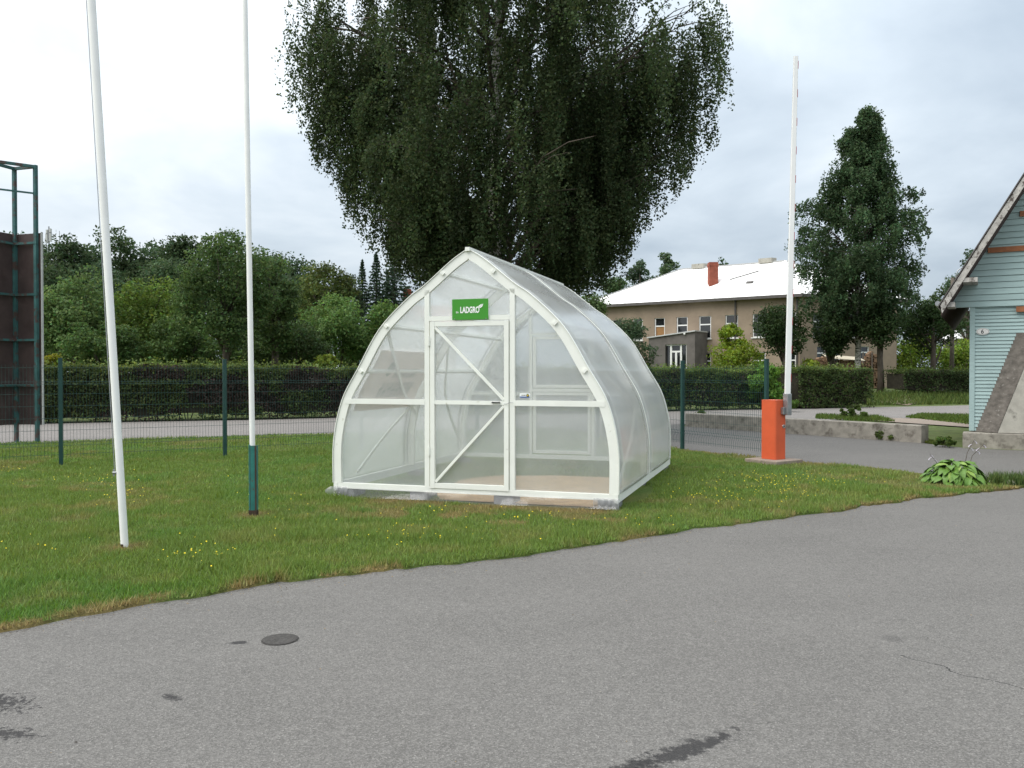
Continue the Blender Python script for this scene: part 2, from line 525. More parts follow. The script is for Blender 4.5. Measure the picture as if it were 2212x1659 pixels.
def asphalt(name, dark, pale, marks=False, chip=150):
    m, nt, b = new_mat(name)
    dark, pale = np.array(dark), np.array(pale)
    big = ramp(nt, noise(nt, 0.5, 7, 0.68, stretch=(1, 1.7, 1)), [(0.3, (dark + pale) / 2 * 0.84), (0.5, (dark + pale) / 2 * 1.0), (0.72, (dark + pale) / 2 * 1.13)])
    v = nt.nodes.new('ShaderNodeTexVoronoi'); v.inputs['Scale'].default_value = chip; v.inputs['Randomness'].default_value = 1.0
    tc = nt.nodes.new('ShaderNodeTexCoord'); nt.links.new(tc.outputs['Object'], v.inputs['Vector'])
    sepc = nt.nodes.new('ShaderNodeSeparateColor'); nt.links.new(v.outputs['Color'], sepc.inputs[0])
    chips = ramp(nt, sepc.outputs[0], [(0.0, dark * 0.5), (0.3, dark * 0.92), (0.75, pale * 1.05), (0.95, pale * 1.4), (1.0, np.minimum(pale * 2.0, 0.75))])
    c = mixc(nt, 0.44, big, chips)
    mid = noise(nt, 14, 5, 0.7)
    c = mixc(nt, 0.22, c, ramp(nt, mid, [(0.3, (0.62, 0.62, 0.62)), (0.7, (1.25, 1.24, 1.22))]), 'MULTIPLY')
    rough = 0.85
    if marks:
        tar = (0.024, 0.023, 0.024)
        for p, q, hw, rg, ns in ((G(1330, 1672), G(1610, 1575), 0.07, 1.0, 24), (G(1270, 1700), G(1420, 1640), 0.07, 0.9, 22),
                                 (G(-60, 1580), G(80, 1590), 0.06, 1.6, 30), (G(-60, 1500), G(60, 1530), 0.08, 1.9, 34),
                                 (G(480, 1390), G(545, 1387), 0.035, 0.6, 14), (G(350, 1500), G(400, 1515), 0.03, 0.9, 16)):
            c = mixc(nt, math_n(nt, 'MULTIPLY', local_mask(nt, p, q, hw, rg, ns, 0.24), 0.85), c, tar)
        c = mixc(nt, math_n(nt, 'MULTIPLY', local_mask(nt, G(1900, 1375), G(1960, 1385), 0.08, 0.3, 6), 0.30), c, tar)
        c = mixc(nt, math_n(nt, 'MULTIPLY', crack_mask(nt, G(1945, 1415), G(2260, 1500), 0.0045), 0.85), c, (0.02, 0.02, 0.02))
    nt.links.new(c, b.inputs['Base Color'])
    b.inputs['Roughness'].default_value = rough
    b.inputs['Specular IOR Level'].default_value = 0.25
    bump(nt, b, v.outputs['Distance'], 0.5, 0.006)
    return m


M['asphalt'] = asphalt('asphalt', (0.105, 0.100, 0.094), (0.186, 0.178, 0.168), True)
M['street'] = asphalt('street_surface', (0.165, 0.152, 0.145), (0.245, 0.228, 0.214), False, 60)


def attr_ground(name):
    m, nt, b = new_mat(name)
    a = nt.nodes.new('ShaderNodeAttribute'); a.attribute_name = 'Col'
    c = mixc(nt, 0.75, a.outputs['Color'], ramp(nt, noise(nt, 38, 5, 0.7), [(0.3, (0.45, 0.47, 0.42)), (0.7, (1.45, 1.4, 1.3))]), 'MULTIPLY')
    nt.links.new(c, b.inputs['Base Color'])
    b.inputs['Roughness'].default_value = 0.95
    b.inputs['Specular IOR Level'].default_value = 0.1
    bump(nt, b, noise(nt, 45, 4, 0.7), 1.0, 0.03)
    return m


M['turf'] = attr_ground('turf')
M['verge'] = pm('verge', (0.085, 0.115, 0.03), 0.95, 0.4, 2.5, spots=(0.15, 0.12, 0.06), spot_t=(0.58, 0.72), spot_scale=3, bstr=1.0, bscale=14)

# ------------------------------------------------------------------ the ground
STREET_NEAR = lambda x: 22.6 + 0.42 * x
STREET_FAR = lambda x: 30.6 + 0.40 * x


def ground_z(x, y):
    """the gardens behind the street lie half a metre higher"""
    return 0.5 * smooth01((np.asarray(y) - STREET_FAR(np.asarray(x)) - 0.8) / 6.0) - 0.02


def grid_mesh(name, xs, ys, zf, mat):
    X, Y = np.meshgrid(xs, ys)
    Z = zf(X, Y)
    n, k = len(xs), len(ys)
    vs = np.stack([X, Y, Z], -1).reshape(-1, 3)
    fs = [(j * n + i, j * n + i + 1, (j + 1) * n + i + 1, (j + 1) * n + i) for j in range(k - 1) for i in range(n - 1)]
    me = bpy.data.meshes.new(name)
    me.from_pydata(vs.tolist(), [], fs)
    me.materials.append(mat)
    return me


xs = np.concatenate([np.linspace(-900, -80, 12), np.linspace(-70, 80, 76), np.linspace(90, 900, 12)])
ys = np.concatenate([np.linspace(-300, -10, 8), np.linspace(0, 90, 70), np.linspace(100, 1500, 15)])
tag(link('ground', grid_mesh('ground', xs, ys, ground_z, M['verge'])), kind='structure')


def sheet(name, poly, z, mat):
    bm = bmesh.new()
    f = bm.faces.new([bm.verts.new((p[0], p[1], z)) for p in poly])
    bmesh.ops.triangulate(bm, faces=[f])
    bmesh.ops.recalc_face_normals(bm, faces=bm.faces)
    me = bpy.data.meshes.new(name)
    bm.to_mesh(me); bm.free()
    for p in me.polygons:
        if p.normal.z < 0: p.flip()
    me.materials.append(mat)
    return tag(link(name, me), kind='structure')


WALL_A, WALL_B = G(1481, 921), G(1990, 957)
FOUND_A = G(2086, 968)
HOUSE_E = np.array([math.cos(math.radians(-30)), math.sin(math.radians(-30)), 0])      # along the gable wall, to the right
HOUSE_N = np.array([HOUSE_E[1], -HOUSE_E[0], 0])                                        # towards the camera
if HOUSE_N[1] > 0: HOUSE_N = -HOUSE_N
f_end = FOUND_A + HOUSE_E * 30
sheet('asphalt_yard', [(-60, -40), (60, -40), (60, f_end[1]), f_end[:2], FOUND_A[:2], WALL_B[:2], WALL_A[:2], (5.0, STREET_NEAR(5) + 0.3),
                       (-60, STREET_NEAR(-60) + 0.3)], 0.0, M['asphalt'])
sx = np.linspace(-70, 70, 60)
sheet('street', [(x, STREET_NEAR(x) + 0.12 * math.sin(x * 1.3)) for x in sx] + [(x, STREET_FAR(x) + 0.2 * math.sin(x * 0.9)) for x in sx[::-1]], 0.006, M['street'])
# concrete strip and yard track on the right
sheet('concrete_path', [G(1850, 907)[:2], G(1925, 912)[:2], G(2105, 924)[:2], G(2105, 915)[:2], G(1990, 905)[:2], G(1900, 903)[:2]], 0.012, M['slab'])
tr = [G(1860, 873, 0)[:2], G(1960, 876, 0)[:2], G(2000, 872, 0)[:2], G(1940, 862, .1)[:2], G(1890, 856, .2)[:2], G(1865, 858, .2)[:2]]
TRACK = MB()
for k in range(len(tr)): pass
bmv = [(p[0], p[1], float(ground_z(p[0], p[1])) + 0.03) for p in tr]
TRACK.add(bmv, [tuple(range(len(bmv)))])
tag(TRACK.build('yard_track', M['dirt']), kind='structure')

# the lawn: columns of x between its front edge (road) and its back edge (street, fence line, gate drive)
front_px = [(0, 1370), (150, 1341), (300, 1311), (450, 1288), (600, 1259), (780, 1241), (900, 1228), (1080, 1209), (1250, 1185), (1400, 1162),
            (1500, 1143), (1620, 1130), (1700, 1120), (1900, 1091), (2050, 1071), (2212, 1055), (2250, 1051)]
fe = np.array([G(*p)[:2] for p in front_px])
fe = np.vstack([[(-30, -16), (-10, -1.2), (-5.5, 2.7)], fe])
be = np.array([(-30, STREET_NEAR(-30)), (1.4, STREET_NEAR(1.4)), (2.1, 19.9), (3.25, 16.9)] +
              [G(*p)[:2].tolist() for p in ((1560, 984), (1640, 991), (1732, 1001), (1880, 1014), (1990, 1026), (2140, 1043), (2250, 1050))])
LAWN_TIP = fe[-1][0]


def lawn_front(x):
    return np.interp(x, fe[:, 0], fe[:, 1]) + 0.22 * (fbm(x * 2.2, 3.0 + 0 * x, 4) - 0.5) + 0.07 * (vnoise(x * 14, 5 + 0 * x) - 0.5)


def lawn_back(x):
    return np.maximum(np.interp(x, be[:, 0], be[:, 1]) + 0.10 * (fbm(x * 2.7, 8.0 + 0 * x, 4) - 0.5), lawn_front(x) + 0.01)


# greenhouse frame of reference (measured from its corners on the ground)
GH0, GH1 = G(723, 1077), G(1333, 1108)
gu = GH1 - GH0
GH_W = float(np.linalg.norm(gu)); gu /= GH_W
GH_A = math.atan2(gu[1], gu[0])
gv = np.array([-gu[1], gu[0], 0])
GH_L = 4.15


def to_gh(x, y):
    return (x - GH0[0]) * gu[0] + (y - GH0[1]) * gu[1], (x - GH0[0]) * gv[0] + (y - GH0[1]) * gv[1]


def lawn_colour(x, y):
    """albedo of the turf: greens with paler and dry patches, straw along the asphalt and round the greenhouse"""
    n1, n2, n3 = fbm(x * 0.9, y * 0.9, 5), fbm(x * 3.1 + 40, y * 3.1, 4), fbm(x * 0.45 + 90, y * 0.45 + 20, 3)
    green = np.array([0.146, 0.214, 0.054])
    lush = np.array([0.124, 0.210, 0.052])
    yel = np.array([0.225, 0.235, 0.080])
    straw = np.array([0.30, 0.215, 0.105])
    c = green + (lush - green) * smooth01((n1 - 0.45) * 5)[..., None] + (yel - green) * (smooth01((n2 - 0.50) * 4) * 0.5)[..., None]
    edge = y - lawn_front(x)
    bk = lawn_back(x) - y
    dry = np.exp(-np.maximum(edge, 0) / (0.05 + 0.45 * smooth01((n1 - 0.35) * 3.5))) * smooth01((n2 - 0.45) * 7)
    u, v = to_gh(x, y)
    dry = np.maximum(dry, np.exp(-((v + 0.15) / 0.32) ** 2) * smooth01((u - 0.3) / 0.5) * smooth01((3.7 - u) / 0.4) * smooth01((n2 - 0.2) * 4))
    dry = np.maximum(dry, 0.85 * np.exp(-((v + 0.9) / 0.7) ** 2) * smooth01((n1 + n2 - 0.98) * 5) * smooth01((u + 0.5) / 2))
    dry = np.maximum(dry, np.exp(-np.maximum(bk, 0) / 0.75) * smooth01((x - 2.4) / 0.8) * smooth01((7.0 - x) / 2) * smooth01((n2 - 0.2) * 4) * 0.9)
    dry = 0.8 * np.maximum(dry, 0.4 * smooth01((n3 + 0.5 * n2 - 0.90) * 6))
    for p in ((270, 1190), (548, 1118)):
        b = G(*p); dry = np.maximum(dry, 0.9 * np.exp(-((x - b[0]) ** 2 + (y - b[1]) ** 2) / 0.03))
    luxe = smooth01((0.75 - edge) / 0.3) * smooth01((edge - 0.12) / 0.1) * smooth01((-1.6 - x) / 0.5)      # lusher fringe beside the road
    dry = dry * (1 - 0.9 * luxe)
    c = c + (np.array([0.090, 0.190, 0.036]) - c) * (0.5 * luxe * smooth01((n1 - 0.3) * 4))[..., None]
    return c + (straw - c) * np.clip(dry, 0, 1)[..., None], dry


lx = np.concatenate([np.linspace(-30, -9, 22), np.linspace(-8.8, LAWN_TIP, 200)])
tt = np.concatenate([[0], np.linspace(0.004, 0.03, 4), np.linspace(0.05, 1, 70)])
LX = np.repeat(lx[:, None], len(tt), 1)
LF, LB = lawn_front(lx)[:, None], lawn_back(lx)[:, None]
LY = LF + (LB - LF) * tt[None, :]
LZ = np.full_like(LX, 0.03) + 0.012 * (fbm(LX * 3, LY * 3, 3) - 0.5)
LZ[:, 0] = -0.01; LZ[:, -1] = -0.01
lv = np.stack([LX, LY, LZ], -1).reshape(-1, 3)
k = len(tt)
lf = [(i * k + j, (i + 1) * k + j, (i + 1) * k + j + 1, i * k + j + 1) for i in range(len(lx) - 1) for j in range(k - 1)]
me = bpy.data.meshes.new('lawn'); me.from_pydata(lv.tolist(), [], lf)
lc, _ = lawn_colour(lv[:, 0], lv[:, 1])
a = me.attributes.new('Col', 'FLOAT_COLOR', 'POINT')
cc = np.ones((len(lv), 4), np.float32); cc[:, :3] = lc * 0.62
a.data.foreach_set('color', cc.ravel())
me.materials.append(M['turf'])
tag(link('lawn', me), kind='structure')

# bare sandy floor of the greenhouse
sp = []
for t in np.linspace(0, 2 * math.pi, 60, endpoint=False):
    r = 1 + 0.10 * (vnoise(3 * math.cos(t) + 5, 3 * math.sin(t) + 5) - 0.5) * 2
    u, v = 2.35 + 1.38 * r * np.sign(math.cos(t)) * abs(math.cos(t)) ** 0.7, 1.25 + 1.45 * r * np.sign(math.sin(t)) * abs(math.sin(t)) ** 0.7
    u, v = min(u, 3.45), max(v, 0.06)
    sp.append(GH0 + gu * u + gv * v)
sheet('sand_floor', sp, 0.042, M['sand'])


def in_sand(x, y):
    u, v = to_gh(x, y)
    return (np.abs((u - 2.35) / 1.35) ** 2.6 + np.abs((v - 1.25) / 1.42) ** 2.6) < 1


# grass blades over the part of the lawn that is near enough to show them
def grass():
    xs_, ys_ = [], []
    for x0, x1, y0, y1, dens in ((-5.5, 8.2, 4.5, 8.0, 6200), (-8, 8.2, 8.0, 11.0, 3800), (-10, 6, 11.0, 16.0, 1700), (-13, 3.5, 16, 22.5, 500)):
        n = int((x1 - x0) * (y1 - y0) * dens)
        xs_.append(rng.uniform(x0, x1, n)); ys_.append(rng.uniform(y0, y1, n))
    x, y = np.concatenate(xs_), np.concatenate(ys_)
    vis = np.abs(x) < y * 0.66 + 0.6
    ok = vis & (y > lawn_front(x) - 0.02) & (y < lawn_back(x) + 0.05) & (x < LAWN_TIP) & ~in_sand(x, y)
    x, y = x[ok], y[ok]
    c, dry = lawn_colour(x, y)
    thin = rng.random(len(x)) > 0.45 * dry
    x, y, c, dry = x[thin], y[thin], c[thin], dry[thin]
    n = len(x)
    tall = fbm(x * 1.7 + 11, y * 1.7, 3)
    h = (0.022 + 0.035 * rng.random(n) ** 2 + 0.03 * smooth01((tall - 0.5) * 4)) * (1 - 0.35 * np.clip(dry, 0, 1))
    edge = y - lawn_front(x)
    h *= np.where(edge < 0.05, 0.8, 1.0) * (1 + 0.9 * smooth01((0.3 - edge) / 0.3) * smooth01((fbm(x * 3 + 5, y * 3, 2) - 0.52) * 6))
    w = 0.0035 + 0.003 * rng.random(n) + np.clip(y - 8, 0, 12) * 0.0006
    ang, lean, la = rng.uniform(0, 2 * math.pi, n), rng.uniform(0.1, 0.9, n) * h, rng.uniform(0, 2 * math.pi, n)
    v = np.zeros((n, 3, 3))
    v[:, 0] = np.stack([x - np.cos(ang) * w, y - np.sin(ang) * w, np.full(n, 0.022)], -1)
    v[:, 1] = np.stack([x + np.cos(ang) * w, y + np.sin(ang) * w, np.full(n, 0.022)], -1)
    v[:, 2] = np.stack([x + np.cos(la) * lean, y + np.sin(la) * lean, 0.025 + h], -1)
    cv = c * (0.75 + 0.6 * rng.random(n))[:, None] * np.array([1, 1, 1]) + rng.normal(0, 0.008, (n, 3))
    return np_mesh('grass', v.reshape(-1, 3), 3, M['grass_blade'], np.clip(cv, 0.01, 0.6))


tag(link('grass', grass()), 'short mown green grass covering the lawn', 'grass', kind='stuff')


def flowers():
    P = []
    for cx_, cy_, sx_, sy_, n in ((1620, 1070, 60, 16, 90), (1720, 1052, 60, 14, 90), (1640, 1040, 40, 6, 35), (1800, 1045, 50, 10, 30), (1500, 1075, 50, 10, 25),
                                  (880, 1165, 110, 14, 45), (1150, 1125, 70, 9, 20), (960, 1112, 60, 6, 16), (250, 1075, 50, 16, 40), (60, 1190, 60, 14, 14), (430, 1205, 50, 14, 26),
                                  (190, 1035, 60, 8, 26), (20, 1020, 20, 4, 14), (860, 1020, 20, 8, 0), (600, 1055, 60, 30, 14), (550, 1130, 150, 40, 18), (1350, 1140, 80, 12, 14)):
        for _ in range(n):
            p = G(random.gauss(cx_, sx_), random.gauss(cy_, sy_))
            if lawn_front(p[0]) + 0.1 < p[1] < lawn_back(p[0]) - 0.1 and not in_sand(p[0], p[1]) and not (-0.2 < to_gh(p[0], p[1])[1] < 4.3 and -.1 < to_gh(p[0], p[1])[0] < 3.6): P.append(p)
    V = []
    for p in P:
        r, z, t = random.uniform(0.0035, 0.0075), random.uniform(0.05, 0.075), random.uniform(-0.4, 0.4)
        V += [(p[0] + r * math.cos(a_), p[1] + r * math.sin(a_), z + r * math.sin(a_) * 0.5 + t * r * math.cos(a_)) for a_ in np.linspace(0, 2 * math.pi, 6, endpoint=False)]
    return np_mesh('yellow_flowers', np.array(V), 6, M['flower_yellow'])


tag(link('yellow_flowers', flowers()), 'scattered small yellow flowers dotting the lawn', 'flowers', kind='stuff')


def grit():
    """small stones and crumbs of turf lying on the asphalt, mostly along the lawn edge"""
    V, C_ = [], []
    n = 1500
    xs_ = rng.uniform(-4.5, 7.2, n)
    ys_ = lawn_front(xs_) - rng.gamma(1.0, 0.10, n) - 0.01
    xs_ = np.concatenate([xs_, rng.uniform(-3, 6, 260)]); ys_ = np.concatenate([ys_, rng.uniform(2.8, 9.5, 260)])
    for x_, y_ in zip(xs_, ys_):
        if y_ > float(lawn_front(np.array(x_))) - 0.005: continue
        r_ = random.uniform(0.002, 0.0065); a_ = random.uniform(0, 6.28)
        b_ = [(x_ + r_ * math.cos(a_ + k_ * 2.1) * random.uniform(.7, 1.4), y_ + r_ * math.sin(a_ + k_ * 2.1), 0.0005) for k_ in range(3)]
        t_ = (x_ + random.uniform(-.3, .3) * r_, y_, r_ * random.uniform(0.5, 1.0))
        c_ = random.choice(((0.30, 0.28, 0.25), (0.20, 0.17, 0.13), (0.34, 0.25, 0.13), (0.10, 0.09, 0.08)))
        for p_, q_ in ((0, 1), (1, 2), (2, 0)):
            V += [b_[p_], b_[q_], t_]; C_.append(c_)
    return np_mesh('grit', np.array(V), 3, M['grass_blade'], np.array(C_))


tag(link('grit', grit()), 'loose grit and straw crumbs on the asphalt along the lawn edge', 'grit', kind='stuff')

# ------------------------------------------------------------------ foliage builders
def leaf_quads(P, size, droop=0.0, aspect=0.62, updir=None):
    """diamond leaves at P (n,3); size (n,); droop 0..1 turns the leaf axis downwards"""
    n = len(P)
    ax = rng.normal(0, 1, (n, 3)); ax[:, 2] = ax[:, 2] * (1 - droop) - droop * 1.6
    ax /= np.linalg.norm(ax, axis=1)[:, None]
    nr = rng.normal(0, 1, (n, 3))
    if updir is not None: nr = nr * 0.8 + updir
    sd = np.cross(ax, nr); sd /= np.linalg.norm(sd, axis=1)[:, None] + 1e-9
    s = size[:, None]
    V = np.stack([P - ax * s * 0.5, P + sd * s * aspect * 0.5 - ax * s * 0.08, P + ax * s * 0.5, P - sd * s * aspect * 0.5 - ax * s * 0.08], 1)
    return V.reshape(-1, 3)


def leaf_cols(n, base, var=0.25, warm=0.12):
    b = np.asarray(base)
    k = rng.normal(1, var, n).clip(0.45, 1.9)
    c = b * k[:, None]
    c[:, 0] *= 1 + rng.normal(0, warm, n)
    return np.clip(c, 0.004, 0.6)


def broadleaf(name, base, h, r, z0, nleaf, lsize, colour, label, cat, group=None, trunk_r=None, clumps=26, seed=0, flat=1.0, mat_bark='bark', shrub=False, lean=0.0, droop=0.15, clump_r=0.34):
    """tree or bush: trunk with limbs, crown of leaf clumps in an ellipsoid from z0 to h"""
    rs = np.random.default_rng(seed + 100)
    t = empty(name, base, label=label, cat=cat, group=group)
    cz, rz_ = (h + z0) / 2, (h - z0) / 2
    C, R = [], []
    for i in range(clumps):
        d = rs.normal(0, 1, 3); d /= (np.abs(d) ** 2.6).sum() ** (1 / 2.6)
        q = 0.30 + 0.52 * rs.random() ** 0.6
        c = np.array([d[0] * r * q + lean * d[2], d[1] * r * q * flat, cz + d[2] * rz_ * q])
        C.append(c); R.append(clump_r * (0.65 + 0.7 * rs.random()) * min(r, rz_) * 1.15)
    C.append(np.array([rs.normal(0, .12 * r), 0, h - 0.30 * rz_])); R.append(0.30 * min(r, rz_))
    C, R = np.array(C), np.array(R)
    # wood
    tr_ = trunk_r or 0.025 * h
    mb = MB()
    top = np.array([0, 0, z0 + (h - z0) * 0.6])
    pts = [np.array([0, 0, -0.15])] + [np.array([rs.normal(0, 0.03 * h * q), rs.normal(0, 0.03 * h * q), top[2] * q]) for q in (0.25, 0.5, 0.75)] + [top]
    if shrub:
        for i in range(7):
            a_ = rs.uniform(0, 2 * math.pi); e_ = np.array([math.cos(a_) * r * 0.5, math.sin(a_) * r * 0.5, z0 + (h - z0) * rs.uniform(0.4, 0.8)])
            mb.tube([(0.1 * math.cos(a_), 0.1 * math.sin(a_), -0.1), e_ * np.array([.45, .45, .6]), e_], [tr_, tr_ * .7, tr_ * .2], 5)
    else:
        mb.tube(pts, [tr_ * 1.25, tr_, tr_ * 0.85, tr_ * 0.6, tr_ * 0.25], 9)
        for i in range(min(12, clumps)):
            q = rs.uniform(0.30, 0.9)
            s = top * q
            e_ = C[i]
            m_ = s * 0.5 + e_ * 0.5 + np.array([0, 0, -0.04 * h])
            mb.tube([s, m_, e_], [tr_ * 0.45, tr_ * 0.28, tr_ * 0.08], 5)
    mb.build('trunk', M[mat_bark], t, smooth=True)
    # leaves
    w = R ** 2; w = w / w.sum()
    idx = rs.choice(len(C), nleaf, p=w)
    d = rng.normal(0, 1, (nleaf, 3)); d /= np.linalg.norm(d, axis=1)[:, None]
    rad = R[idx] * (0.45 + 0.62 * rng.random(nleaf) ** 0.5)
    lump = 1 + 0.25 * np.sin(d[:, 0] * 7 + idx) * np.sin(d[:, 1] * 6 + idx * 2) + 0.2 * np.sin(d[:, 2] * 9 + idx)
    P = C[idx] + d * (rad * lump)[:, None] * np.array([1, 1, 0.85])
    keep = P[:, 2] > 0.02
    P, idx, d = P[keep], idx[keep], d[keep]
    n = len(P)
    cl = rs.normal(1, 0.16, len(C)).clip(0.65, 1.4)
    cols = leaf_cols(n, colour) * cl[idx][:, None]
    link('crown', np_mesh('crown', leaf_quads(P, lsize * (0.6 + 0.8 * rng.random(n)), droop, 0.65, d * 0.9 + np.array([0, 0, 0.5])), 4, M['leaf'], cols), t)
    return t


def conifer(name, base, h, r, label, group=None, seed=0, colour=(0.040, 0.066, 0.040), z0=0.6):
    rs = np.random.default_rng(seed)
    t = empty(name, base, label=label, cat='tree', group=group)
    MB().tube([(0, 0, -0.1), (0, 0, h * 0.5), (0, 0, h)], [0.018 * h, 0.011 * h, 0.003], 7).build('trunk', M['bark'], t, smooth=True)
    P, D = [], []
    z = z0
    while z < h - 0.15:
        f = 1 - z / h
        L_ = r * (f ** 0.85) * rs.uniform(0.75, 1.12)
        nb = int(9 + 4 * f)
        a0 = rs.uniform(0, 6.28)
        for b_ in range(nb):
            a_ = a0 + b_ * 2 * math.pi / nb + rs.normal(0, 0.15)
            l_ = L_ * rs.uniform(0.75, 1.1)
            m = max(6, int(44 * f))
            q = rs.random(m) ** 0.7
            zz = z - 0.28 * l_ * q + 0.16 * l_ * q ** 3 - rs.random(m) * 0.10 * h * 0.06
            side = rs.normal(0, 0.10 * l_ + 0.04, m) * (1.05 - 0.6 * q)
            P.append(np.stack([math.cos(a_) * l_ * q - math.sin(a_) * side, math.sin(a_) * l_ * q + math.cos(a_) * side, zz], -1))
        z += h * 0.030 * (0.6 + 0.7 * f)
    tip = np.stack([rs.normal(0, 0.03, 40), rs.normal(0, 0.03, 40), h - rs.random(40) * h * 0.06], -1)
    P.append(tip)
    P = np.vstack(P)
    n = len(P)
    link('crown', np_mesh('crown', leaf_quads(P, np.full(n, 0.030 * h) * (0.6 + 0.8 * rng.random(n)), 0.15, 0.35), 4, M['leaf'], leaf_cols(n, colour, 0.25)), t)
    return t


def weeping_birch(base, H, prof, ztop_in, zb_l, zb_r, nlimb, nstrand, lsize, colour, label, seed, trunk_r, per_m, fork=0.55, extra=(), axis_off=0.0, vary=0.22, gap_r=3.0, r_max=(5.3, 5.9), bundle=8, spread=0.12, hang=1.0):
    """prof: list of (z, r) outer radius of the crown; zb_*: (r, z) lowest leaves left and right"""
    rs = np.random.default_rng(seed)
    t = empty('weeping_birch', base, label=label, cat='tree')
    pz, pr = np.array([p[0] for p in prof]), np.array([p[1] for p in prof])
    zbl, zbr = np.array(zb_l), np.array(zb_r)

    def zbot(X, r):
        a, b = np.interp(r, zbl[:, 0], zbl[:, 1]), np.interp(r, zbr[:, 0], zbr[:, 1])
        s = smooth01(X / (np.maximum(r, 0.3)) * 0.5 + 0.5)
        return a * (1 - s) + b * s
    wood, boughs = MB(), MB()
    spine = [np.array([axis_off * q + 0.10 * math.sin(q * 7 + seed), 0.12 * math.cos(q * 6 + seed) - .12, H * 0.97 * q]) for q in np.linspace(0, 1, 12)]
    spine[0][2] = -0.15
    wood.tube(spine, [trunk_r * (1.25 if i == 0 else 1) * (1 - 0.93 * (i / 11)) + 0.01 for i in range(12)], 10)
    sp_ = np.array(spine)

    def trunk_at(z):
        return np.array([np.interp(z, sp_[:, 2], sp_[:, k_]) for k_ in (0, 1)] + [z])
    def in_gap(p):
        r_ = math.hypot(p[0], p[1])
        az = math.atan2(p[1], p[0])
        v_ = float(fbm(np.array(math.cos(az) * 2.2 + 9 + seed), np.array(math.sin(az) * 2.2 + p[2] * 0.55), 2))
        return r_ > gap_r and v_ < (0.47 if p[0] < 0 else 0.42)
    anchors = []       # points the hanging twigs start from, with the direction of their limb
    limbs = []
    for i in range(nlimb):
        zt = pz[0] + (H * 0.97 - pz[0]) * ((i + rs.random()) / nlimb) ** 1.35
        a_ = i * 2.39996 + rs.normal(0, 0.3)
        limbs.append((zt, a_, float(np.interp(zt, pz, pr)) * rs.uniform(1 - 2 * vary, 1.02)))
    limbs += list(extra)
    for li, (zt, a_, rr) in enumerate(limbs):
        sure = li >= nlimb
        rr = min(rr, 0.97 * (r_max[0] if math.cos(a_) < 0 else r_max[1]))
        d = np.array([math.cos(a_), math.sin(a_), 0])
        rise = rr * rs.uniform(0.5, 0.95)
        s = trunk_at(max(zt - rise, pz[0] * fork))
        pts = []
        bend = rs.normal(0, 0.18)
        for q in np.linspace(0, 1, 7):
            side = np.array([-d[1], d[0], 0]) * bend * rr * q * q
            z = s[2] + (zt - s[2]) * (1 - (1 - q) ** 1.7) * 1.04 - 0.10 * rr * max(0, q - 0.75) * 4 * q
            pts.append(s * np.array([1, 1, 0]) + d * rr * q + side + np.array([0, 0, z]))
        rad0 = trunk_r * (0.16 + 0.22 * min(rr / pr.max(), 1))
        kk = 6 if sure or not in_gap(pts[5]) else 5
        boughs.tube(pts[:kk], [rad0 * (1 - 0.93 * q) for q in np.linspace(0, 1, kk)], 6)
        pts = np.array(pts)
        for q in np.linspace(0.22, 1.0 if not sure else 0.92, 12 if not sure else 18):
            p = np.array([np.interp(q, np.linspace(0, 1, 7), pts[:, k_]) for k_ in range(3)])
            anchors.append((p, d, rr * (1.1 - 0.7 * q), q, sure))
            for _ in range(2):
                a2 = a_ + rs.choice([-1, 1]) * rs.uniform(0.4, 1.3)
                l2 = rs.uniform(0.12, 0.34) * rr
                if math.hypot(*(p + np.array([math.cos(a2) * l2, math.sin(a2) * l2, 0]))[:2]) > 0.93 * min(r_max): continue
                e_ = p + np.array([math.cos(a2) * l2, math.sin(a2) * l2, 0.22 * l2])
                if not in_gap(e_) and q < 0.8: boughs.tube([p, (p + e_) / 2 + np.array([0, 0, 0.08 * l2]), e_], [rad0 * 0.22, rad0 * 0.13, rad0 * 0.04], 4, False)
                for q2 in (0.35, 0.7, 1.0):
                    anchors.append((p + (e_ - p) * q2 + np.array([0, 0, .05 * l2]), d, 0.4 * l2 + 0.2, q, sure))
    link_mat = M['birch_bark']
    wood.build('trunk', link_mat, t, smooth=True)
    boughs.build('boughs', M['bark'], t, smooth=True)
    A = np.array([a_[0] for a_ in anchors]); J = np.array([a_[2] for a_ in anchors])
    idx = np.repeat(rs.integers(0, len(A), nstrand // bundle), bundle)
    P, S = [], []
    for bi, i in enumerate(idx):
        if bi % bundle == 0:
            hub = A[i] + np.array([rs.normal(0, 0.10 * J[i] + 0.06), rs.normal(0, 0.10 * J[i] + 0.06), rs.uniform(-0.05, 0.15)])
            ln0, shade = (rs.gamma(4.0, 0.075) * H * 0.30 + 0.40) * hang, rs.normal(1, 0.22)
            rag = rs.gamma(1.1, 0.75) - 0.35
        st = hub + np.array([rs.normal(0, spread), rs.normal(0, spread), rs.uniform(-0.15, 0.1)])
        r_ = math.hypot(st[0] - axis_off * st[2] / H, st[1])
        lo = float(zbot(st[0], r_)) + rag + abs(rs.normal(0, 0.22))
        ln = min(ln0 * rs.uniform(0.55, 1.1), max(0.0, st[2] - lo))
        if ln < 0.2: continue
        if not anchors[i][4] and in_gap(st) and rs.random() < 0.8: continue
        if r_ > (r_max[0] if st[0] < 0 else r_max[1]) * rs.uniform(0.93, 1.0): continue
        out = rs.uniform(0.0, 0.30)
        dr = np.array([st[0], st[1]]) / (r_ + 0.2)
        m = max(3, int(ln * per_m * rs.uniform(0.6, 1.25)))
        q = np.sort(rs.random(m))
        ph = rs.uniform(0, 6.28)
        ofs = out * (1 - (1 - np.minimum(q * ln, 0.8) / 0.8) ** 2)
